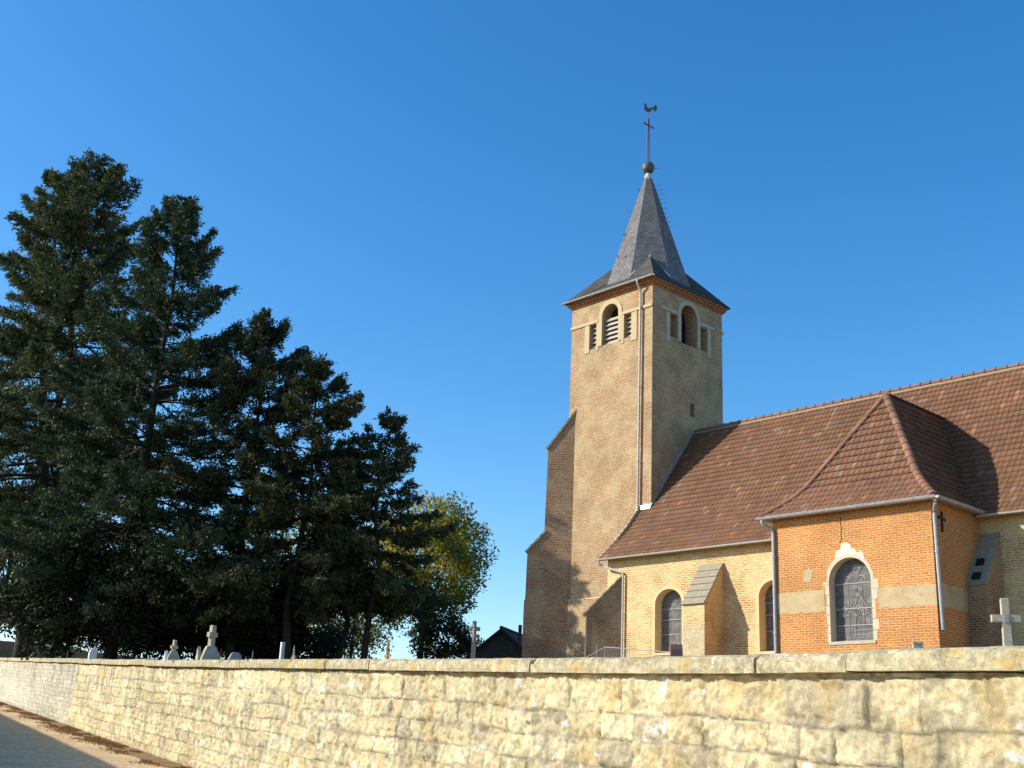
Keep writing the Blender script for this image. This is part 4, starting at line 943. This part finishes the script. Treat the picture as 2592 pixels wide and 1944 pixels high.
# ------------------------------------------------------------------ house with dark roof behind, and the far boundary wall
MT['darktile'] = rough_mat('old_dark_tiles', (.050, .034, .030), (.085, .055, .045), 2, 8, third=(.12, .075, .05))
MT['shadewall'] = rough_mat('shaded_stone_wall', (.06, .048, .042), (.10, .08, .065), 2, 8)  # gable stone coloured dark brown, its shade put into the base colour
def house_behind():
    a = at(*(v*2592/2212 for v in (1085, 1357)), 80.)
    b = at(*(v*2592/2212 for v in (1128, 1374)), 80.); k = (a.z-CAMP.z)/(b.z-CAMP.z); b = CAMP+(b-CAMP)*k
    d = (b-a); d.z = 0; d.normalize(); n = Vector((d.y, -d.x, 0)); 
    if n.dot(CAMP-a) < 0: n = -n
    gz = ground_at(a)-.2; sl = .80; run = 5.6
    r = empty('dark_roofed_house', (a.x, a.y, gz), 'low house with dark brown tiled roof and stove pipe left of the tower foot', 'house')
    L = 11; A = a; B = a+d*L; ez = a.z-run*sl
    m = MB()
    for s_ in (1, -1):
        m.prism([A-d*.3, B+d*.3, B+d*.3+n*s_*run-Vector((0, 0, run*sl)), A-d*.3+n*s_*run-Vector((0, 0, run*sl))], (0, 0, -.18))
    rf = m.build('roof', MT['darktile'], r)
    m = MB()
    for i in range(28): m.tube([A+d*(i*.4-.3)+Vector((0, 0, .02)), A+d*(i*.4+.12)+Vector((0, 0, .02))], [.13, .10], 6)
    m.build('ridge_tiles', MT['darktile'], rf)
    m = MB(); g0 = Vector((0, 0, gz)); w = run-.5
    pent = [Vector((A.x, A.y, 0))+n*w+g0, Vector((A.x, A.y, 0))+n*w+Vector((0, 0, a.z-w*sl-.2)), A-Vector((0, 0, .2)), Vector((A.x, A.y, 0))-n*w+Vector((0, 0, a.z-w*sl-.2)), Vector((A.x, A.y, 0))-n*w+g0]
    m.prism(pent, d*L); m.build('house_wall', MT['shadewall'], r)
    p = at(1317, 1582, 79.); ch = p; MB().tube([(ch.x, ch.y, a.z-1.2), (ch.x, ch.y, p.z)], .12, 8).tube([(ch.x, ch.y, p.z-.7), (ch.x, ch.y, p.z-.6)], .15, 8).build('stove_pipe', MT['iron'], r)
house_behind()
def far_wall():
    p, q = at(-120, 1606, 79.), at(440, 1674, 96.)
    r = empty('boundary_wall', (p.x, p.y, ground_at(p)), 'low brown shadowed stone wall at far left behind the graves', 'wall')
    d = (q-p); d.z = 0; d.normalize(); n = Vector((-d.y, d.x, 0)); L = (Vector((q.x-p.x, q.y-p.y, 0))).length
    S = np.linspace(0, L, 90); W = np.linspace(0, 1, 14); SS, WW = np.meshgrid(S, W, indexing='ij')
    X = p.x+d.x*SS; Y = p.y+d.y*SS; zt = p.z+(q.z-p.z)*SS/L+(fbm(SS*2, SS*0, 4)-.5)*.1; zb = zground(X, Y)-.2
    Z = zb+(zt-zb)*WW; k = (fbm(SS*3, Z*6, 7)-.5)*.16; 
    sgn = 1 if n.dot(CAMP-p) > 0 else -1
    X = X+n.x*k*sgn; Y = Y+n.y*k*sgn; V = np.stack([X, Y, Z], -1).reshape(-1, 3); m_, n_ = SS.shape
    F = [(i*n_+j, (i+1)*n_+j, (i+1)*n_+j+1, i*n_+j+1) for i in range(m_-1) for j in range(n_-1)]
    mt = rough_mat('rubble_stone', (.30, .195, .115), (.44, .30, .19), 2, 7, coords='obj')
    np_mesh('masonry', V, F, mt, r)
    m = MB(); off = -n*sgn*.4
    m.prism([p-Vector((0, 0, 2.)), q-Vector((0, 0, 2.)), q-Vector((0, 0, .03)), p-Vector((0, 0, .03))], off); m.build('wall_core', mt, r)
far_wall()

# ------------------------------------------------------------------ trees
def blades(P, Dv, L, Wd, r, up=.35):
    """quads at points P along directions Dv"""
    n = len(P); Dv = Dv/np.linalg.norm(Dv, axis=1, keepdims=True)
    q = r.normal(size=(n, 3)); s = np.cross(Dv, q); s /= np.linalg.norm(s, axis=1, keepdims=True)+1e-9
    L = L[:, None]; Wd = Wd[:, None]
    V = np.stack([P-s*Wd*.35, P+s*Wd*.35, P+Dv*L*.55+s*Wd*.5, P+Dv*L, P+Dv*L*.55-s*Wd*.5], 1)
    V = np.stack([P, P+Dv*L*.5+s*Wd*.5, P+Dv*L, P+Dv*L*.5-s*Wd*.5], 1)
    return V.reshape(-1, 3)
def quadF(n): return np.arange(n*4, dtype=np.int32).reshape(-1, 4)

def conifer(base, top, Rmax, label, seed, crown_from=.12, shape=1.0, nb=120, droop=.25, tuft=1.0, density=1.0, group='tall conifers along the cemetery', tone=(.040, .050, .022), lit=(.105, .105, .035), name='conifer_tree', gap=.0, tips=.5):
    r = np.random.default_rng(seed); base = Vector(base); top = Vector(top); H = (top-base).length; ax = (top-base).normalized()
    root = empty(name, base, label, 'tree', group)
    b_, a_ = np.array(base), np.array(top)
    bend = r.normal(0, .25, (6, 3)); bend[:, 2] = 0; bend[0] = bend[-1] = 0
    def trunk_at(f): return b_+(a_-b_)*f+np.stack([np.interp(f, np.linspace(0, 1, 6), bend[:, k]) for k in range(3)], -1)
    fs = np.linspace(0, 1, 44); pts = [Vector(np.asarray(trunk_at(float(f))).tolist()) for f in fs]
    m = MB().tube(pts, [max(.045, .0145*H*(1-f)**.8) for f in fs], 8)
    PT = []; DV = []; LN = []; TN = []
    nw = nb//5; wl = np.linspace(0, 1, nw)**.95+r.normal(0, .25/nw, nw); hs = crown_from+(1-crown_from)*np.repeat(wl, 5); nb = len(hs); hs = np.clip(hs+r.normal(0, .0045, nb), crown_from*.9, .985)
    az0 = 0
    for i, f in enumerate(hs):
        if gap and r.random() < gap: continue
        az = i*2.39996+r.normal(0, .35); x = max(0., (f-crown_from)/(1-crown_from))
        prof = min(1.0, (1-x)**(.82*shape)*1.05+.04)*(.62+.38*min(1, x/.18+.25))
        L = Rmax*prof*(r.uniform(.45, 1.05) if r.random() < .75 else r.uniform(.95, 1.28))+.25
        el = R_(5+48*x**2.2-14*(1-x))+r.normal(0, .10)
        P0 = np.asarray(trunk_at(float(f))); dh = np.array([math.cos(az), math.sin(az), 0])
        n = 9; u = np.linspace(0, 1, n)
        zc = L*(math.sin(el)*u-droop*(u**1.5)*(1-x)**.6+.26*tips*np.clip(u-.5, 0, 1)**2*2.2)
        C = P0[None]+dh[None]*(L*math.cos(el)*u)[:, None]+np.stack([0*u, 0*u, zc], 1)
        if L > .8: m.tube([Vector(c.tolist()) for c in C[::2]], [max(.012, .012*L*(1-v*.85)) for v in u[::2]], 4, cap=False)
        side = np.array([-dh[1], dh[0], 0])
        nt = max(8, int(L*19*density)); tu = r.uniform(.13 if L < 1.5 else .22, 1.0, nt)**.85
        Tp = np.stack([np.interp(tu, u, C[:, k]) for k in range(3)], 1)
        sg = np.where(r.random(nt) < .5, -1, 1); tl = (.16+.30*L*(1-tu)**.7*r.uniform(.4, 1.0, nt)+.10*min(L, 1.5))*tuft
        fwd = r.uniform(.4, 1.2, nt); td = dh[None]*fwd[:, None]+side[None]*sg[:, None]*r.uniform(.3, 1.1, nt)[:, None]+np.stack([0*tu, 0*tu, r.normal(.10, .35, nt)-.10], 1)
        td /= np.linalg.norm(td, axis=1, keepdims=True)
        nl = 15; w = r.uniform(0, 1, (nt, nl)); Q = Tp[:, None]+td[:, None]*(tl[:, None]*w)[..., None]+r.normal(0, .045, (nt, nl, 3))
        Q[..., 2] -= .10*w*w*tl[:, None]
        dv = td[:, None]*.9+r.normal(0, .55, (nt, nl, 3)); dv[..., 2] += .12
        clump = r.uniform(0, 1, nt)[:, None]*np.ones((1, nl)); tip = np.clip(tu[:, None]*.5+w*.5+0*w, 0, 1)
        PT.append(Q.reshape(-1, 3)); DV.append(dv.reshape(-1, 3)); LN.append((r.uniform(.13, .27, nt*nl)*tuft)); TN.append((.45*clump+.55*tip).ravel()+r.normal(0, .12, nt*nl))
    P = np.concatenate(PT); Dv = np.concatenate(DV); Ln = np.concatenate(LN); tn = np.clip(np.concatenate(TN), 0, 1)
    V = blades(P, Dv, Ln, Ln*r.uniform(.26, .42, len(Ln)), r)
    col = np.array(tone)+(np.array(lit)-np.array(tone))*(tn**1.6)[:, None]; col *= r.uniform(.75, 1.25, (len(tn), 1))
    m.build('trunk', MT['bark'], root, smooth=True, fix=False)
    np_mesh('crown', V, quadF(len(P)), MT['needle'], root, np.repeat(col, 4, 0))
    return root
LEAN = Vector((RT.x, RT.y, 0)).normalized()
def conif(px, py, D, lean, *a, **k):
    t = at(px*2592/2212, py*2592/2212, D); t.z -= .17*a[0]; b = t-LEAN*lean
    b.z = ground_at(b)-.1; return conifer(b, t, *a, **k)
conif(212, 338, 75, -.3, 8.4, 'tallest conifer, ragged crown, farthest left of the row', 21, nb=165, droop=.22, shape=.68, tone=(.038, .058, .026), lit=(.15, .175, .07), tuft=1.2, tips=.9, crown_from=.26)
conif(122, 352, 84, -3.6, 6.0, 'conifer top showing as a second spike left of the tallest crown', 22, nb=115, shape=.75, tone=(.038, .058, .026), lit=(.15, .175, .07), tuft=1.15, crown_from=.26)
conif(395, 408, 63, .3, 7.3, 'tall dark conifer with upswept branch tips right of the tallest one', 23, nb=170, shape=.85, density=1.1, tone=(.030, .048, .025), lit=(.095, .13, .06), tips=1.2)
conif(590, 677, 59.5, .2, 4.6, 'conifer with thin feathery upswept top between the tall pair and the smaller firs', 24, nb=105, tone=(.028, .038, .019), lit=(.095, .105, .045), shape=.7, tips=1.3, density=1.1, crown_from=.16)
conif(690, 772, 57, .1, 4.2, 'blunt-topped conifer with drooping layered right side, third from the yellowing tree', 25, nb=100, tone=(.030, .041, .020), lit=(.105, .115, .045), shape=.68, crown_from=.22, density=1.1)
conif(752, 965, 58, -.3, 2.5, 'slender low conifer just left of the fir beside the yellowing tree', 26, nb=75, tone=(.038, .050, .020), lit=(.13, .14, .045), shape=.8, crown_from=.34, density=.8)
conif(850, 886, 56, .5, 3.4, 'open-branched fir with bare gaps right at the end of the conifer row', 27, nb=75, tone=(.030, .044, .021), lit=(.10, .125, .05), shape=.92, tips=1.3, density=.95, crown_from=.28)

def bushy(base, H, R, label, seed, crown_lo=.2, n_clump=70, per=230, leaf=.16, cols=((.05, .06, .02), (.20, .17, .03)), group=None, name='broadleaf_tree', mat='leaf', cat='tree', squash=1.0, hole=.0, spread=.55, colfn=None, trunk=True):
    r = np.random.default_rng(seed); base = Vector(base); root = empty(name, base, label, cat, group); b = np.array(base)
    lo, hi = H*crown_lo, H; cz = (lo+hi)/2; rz = (hi-lo)/2
    d = r.normal(size=(n_clump, 3)); d /= np.linalg.norm(d, axis=1, keepdims=True); rad = r.uniform(.25, 1, n_clump)**.45
    C = d*rad[:, None]*np.array([R, R*squash, rz])*.86; C[:, :2] *= (1+.0*C[:, 2:3]); C += b+np.array([0, 0, cz])
    cs = r.uniform(.55, 1.25, n_clump)*R*.26
    m = MB()
    if trunk:
        m.tube([base, base+Vector((.1, 0, H*.25)), base+Vector((.05, .1, H*.6))], [.03*H*.55, .022*H*.5, .008*H], 8)
        for k in range(0, n_clump, 2):
            s = base+Vector((.05, .05, H*r.uniform(.15, .5))); e = Vector(C[k]); mid = s.lerp(e, .5)+Vector((0, 0, -.15*R*.3)); m.tube([s, mid, e], [.05, .03, .012], 4, cap=False)
    P = []; T = []
    for k in range(n_clump):
        n = int(per*(cs[k]/(R*.26))**1.6); q = r.normal(size=(n, 3)); q /= np.linalg.norm(q, axis=1, keepdims=True); q *= (r.uniform(.0, 1, n)**.4)[:, None]*cs[k]*np.array([1, 1, .8])
        P.append(C[k]+q); t = np.clip(r.uniform(0, 1)*.7+.3*r.uniform(0, 1, n), 0, 1); T.append(t)
    P = np.concatenate(P); T = np.concatenate(T); n = len(P)
    dv = r.normal(size=(n, 3)); dv[:, 2] -= .4
    L = r.uniform(.7, 1.3, n)*leaf; V = blades(P, dv, L, L*.75, r)
    c0, c1 = map(np.array, cols); col = c0+(c1-c0)*(T[:, None]**1.3)
    if colfn is not None: col = colfn(P, T, r, b, H, R)
    col = col*r.uniform(.75, 1.25, (n, 1))
    if trunk: m.build('trunk', MT['bark'], root, smooth=True, fix=False)
    np_mesh('crown', V, quadF(n), MT[mat], root, np.repeat(col, 4, 0)); return root
def bush_at(px, D, topy, R, label, seed, **k):
    t = at(px*2592/2212, topy*2592/2212, D); b = Vector((t.x, t.y, ground_at(t)-.1)); return bushy(b, t.z-b.z, R, label, seed, **k)
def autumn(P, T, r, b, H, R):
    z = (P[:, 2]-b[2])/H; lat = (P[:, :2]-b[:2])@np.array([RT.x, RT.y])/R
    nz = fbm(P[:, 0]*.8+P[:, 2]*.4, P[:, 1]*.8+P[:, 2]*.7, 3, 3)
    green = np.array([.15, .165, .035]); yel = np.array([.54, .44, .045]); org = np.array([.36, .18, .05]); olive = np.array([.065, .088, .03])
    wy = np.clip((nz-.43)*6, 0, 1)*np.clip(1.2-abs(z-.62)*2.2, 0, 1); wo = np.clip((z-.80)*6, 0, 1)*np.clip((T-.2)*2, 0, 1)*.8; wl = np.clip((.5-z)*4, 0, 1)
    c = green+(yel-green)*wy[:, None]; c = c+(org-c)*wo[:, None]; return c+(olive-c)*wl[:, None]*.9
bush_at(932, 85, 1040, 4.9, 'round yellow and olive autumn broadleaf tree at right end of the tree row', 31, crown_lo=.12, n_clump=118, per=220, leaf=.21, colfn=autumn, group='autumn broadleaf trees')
bush_at(965, 62, 1325, 2.3, 'small dark shrubby tree in front of the yellowing tree, beside the calvary cross', 32, crown_lo=.02, n_clump=46, per=200, leaf=.13, cols=((.025, .036, .018), (.075, .085, .032)), name='shrubby_tree')
bush_at(640, 84, 1080, 5.5, 'sunlit yellow green broadleaf tree glimpsed between the conifer trunks', 33, crown_lo=.2, n_clump=60, per=170, leaf=.22, cols=((.16, .18, .03), (.45, .40, .05)), group='autumn broadleaf trees')
bush_at(775, 88, 1200, 5.6, 'sunlit yellow shrubby tree low behind the bare trunks left of the rusty cross', 34, crown_lo=.02, n_clump=70, per=190, leaf=.22, cols=((.12, .14, .03), (.45, .36, .05)), group='autumn broadleaf trees')
bush_at(505, 88, 1330, 3.2, 'low orange brown shrubby tree glimpsed behind the small dark tomb', 35, crown_lo=.02, n_clump=30, per=150, leaf=.2, cols=((.16, .10, .03), (.42, .24, .05)), group='autumn broadleaf trees')
# dark yews filling the foot of the conifer row
yew = dict(crown_lo=.0, n_clump=64, per=320, leaf=.17, mat='needle', name='yew_tree', group='dark yews below the conifers', cols=((.014, .020, .010), (.035, .045, .018)))
bush_at(48, 76, 1040, 5.0, 'olive dark yew at the far left edge below the tallest conifer', 41, **{**yew, 'cols': ((.030, .038, .014), (.12, .12, .04)), 'crown_lo': .20})
bush_at(190, 58, 1110, 3.8, 'dense yew whose top reaches between the two tallest trunks', 42, **yew)
bush_at(330, 57, 1150, 3.8, 'black green yew behind the short grave cross', 43, **yew)
bush_at(460, 57, 1190, 3.6, 'black green yew directly behind the tall grave cross', 44, **yew)
bush_at(585, 57, 1235, 2.8, 'dark yew behind the slim white post', 45, **yew)
for k, (px, ty, lab) in enumerate(((110, 1270, 'low black green shrub under the tallest conifer, leftmost of the low shrubs'), (265, 1262, 'low black green shrub in the gap between the tallest pair of trunks'), (405, 1285, 'low black green shrub filling the gap left of the tall grave cross'), (645, 1352, 'low black green shrub left of the thin trunks, rightmost of the low shrubs'))):
    bush_at(px, 96 if k < 2 else 74, ty, 5.4 if k < 2 else 4.4, lab, 60+k, crown_lo=.0, n_clump=44, per=230, leaf=.2, mat='needle', name='low_shrub', group='low shrubs behind the graves', cols=((.014, .020, .010), (.035, .042, .018)), trunk=True)
# ------------------------------------------------------------------ house across the road, out of view, whose roof shades the road
def street_house():
    def roadpt(px, py):
        lo, hi = 5., 120.
        for _ in range(60):
            mid = (lo+hi)/2; p = at(px, py, mid); s, t_ = st(np.array(p.x), np.array(p.y))
            if p.z > float(zroad(s)): lo = mid
            else: hi = mid
        return at(px, py, lo)
    A, B = roadpt(0, 1806), roadpt(300, 1944)
    print('road shadow pts', A, B)
    hgt = 6.4
    def back(p): k = hgt/-LDIR.z; return p-LDIR*k
    a, b = back(A), back(B); d = (b-a).normalized(); dh = Vector((d.x, d.y, 0)).normalized()
    a = a-d*1.0; b = b+d*9
    n = Vector((dh.y, -dh.x, 0)); 
    if n.dot(Vector((WN[0], WN[1], 0))) > 0: n = -n          # away from the road
    gz = float(zroad(st(np.array(a.x), np.array(a.y))[0]))-.6
    r = empty('street_house', ((a.x+b.x)/2, (a.y+b.y)/2, gz), 'rendered house with tiled roof across the road from the cemetery wall', 'house')
    m = MB().prism([a, b, b+n*4+Vector((0, 0, 2.)), a+n*4+Vector((0, 0, 2.))], (0, 0, -.15)).prism([a+n*8, b+n*8, b+n*4+Vector((0, 0, 2.)), a+n*4+Vector((0, 0, 2.))], (0, 0, -.15)); m.build('roof', MT['darktile'], r)
    q = lambda p, k, z: Vector((p.x, p.y, z))+n*k
    m = MB().loft([[q(a, .4, gz), q(b, .4, gz), q(b, 7.6, gz), q(a, 7.6, gz)], [q(a, .4, a.z-.1), q(b, .4, b.z-.1), q(b, 7.6, b.z-.1), q(a, 7.6, a.z-.1)], [q(a, 4, a.z+1.75), q(b, 4, b.z+1.75), q(b, 4.01, b.z+1.75), q(a, 4.01, a.z+1.75)]]); m.build('house_wall', MT['plaster'], r)
    for i in range(4):
        c = a.lerp(b, (i+.6)/4.4)+n*.385; c.z = gz+2.2; MB().obox(c, dh*.5, n*.03, (0, 0, .65)).build('window', MT['glass'], r)
street_house()

# ------------------------------------------------------------------ dry grass and leaf litter along the foot of the wall
def verge():
    r = np.random.default_rng(77); n = 110000
    s = r.uniform(-6, 70, n); t = -.14-np.abs(r.normal(0, .34, n))*(.4+1.2*vnoise(s*.7, s*0, 14))-.15*fbm(s*.5, s*0, 7); x, y = xy(s, t); z = zroad(s)+.0
    den = fbm(s*.45, t*2, 9); k = den > .44+.10*(vnoise(s*2.5, t*6, 12)-.5); s, t, x, y, z = s[k], t[k], x[k], y[k], z[k]; n = len(s)
    P = np.stack([x, y, z], 1); dv = r.normal(0, .8, (n, 3)); dv[:, 2] = np.abs(dv[:, 2])*.6+.12
    L = r.uniform(.025, .085, n); V = blades(P, dv, L, L*.3+.006, r); q = r.random((n, 1))
    col = np.where(q < .6, np.array([.23, .115, .05]), np.where(q < .85, np.array([.30, .21, .08]), np.array([.13, .12, .04])))*r.uniform(.6, 1.3, (n, 1))
    tag(np_mesh('leaf_litter', V, quadF(n), MT['leaf'], None, np.repeat(col, 4, 0)), 'reddish brown dry grass and fallen leaves along the foot of the wall', 'leaf litter', kind='stuff')
    S = np.arange(-10, 80, .5); T = np.array([-.62, -.40, -.18, -.10]); SS, TT = np.meshgrid(S, T, indexing='ij'); TT = TT-(TT < -.5)*(fbm(SS*.6, SS*0, 15)-.3)*.55
    X, Y = xy(SS, TT); Z = zroad(SS)+.012+np.clip(TT+.6, 0, 1)*.05; nn = len(T)
    F = [(i*nn+j, (i+1)*nn+j, (i+1)*nn+j+1, i*nn+j+1) for i in range(len(S)-1) for j in range(nn-1)]
    tag(np_mesh('earth_verge', np.stack([X, Y, Z], -1).reshape(-1, 3), F, rough_mat('earth', (.17, .10, .05), (.30, .20, .11), 2, 16, coords='obj')), kind='structure')
verge()
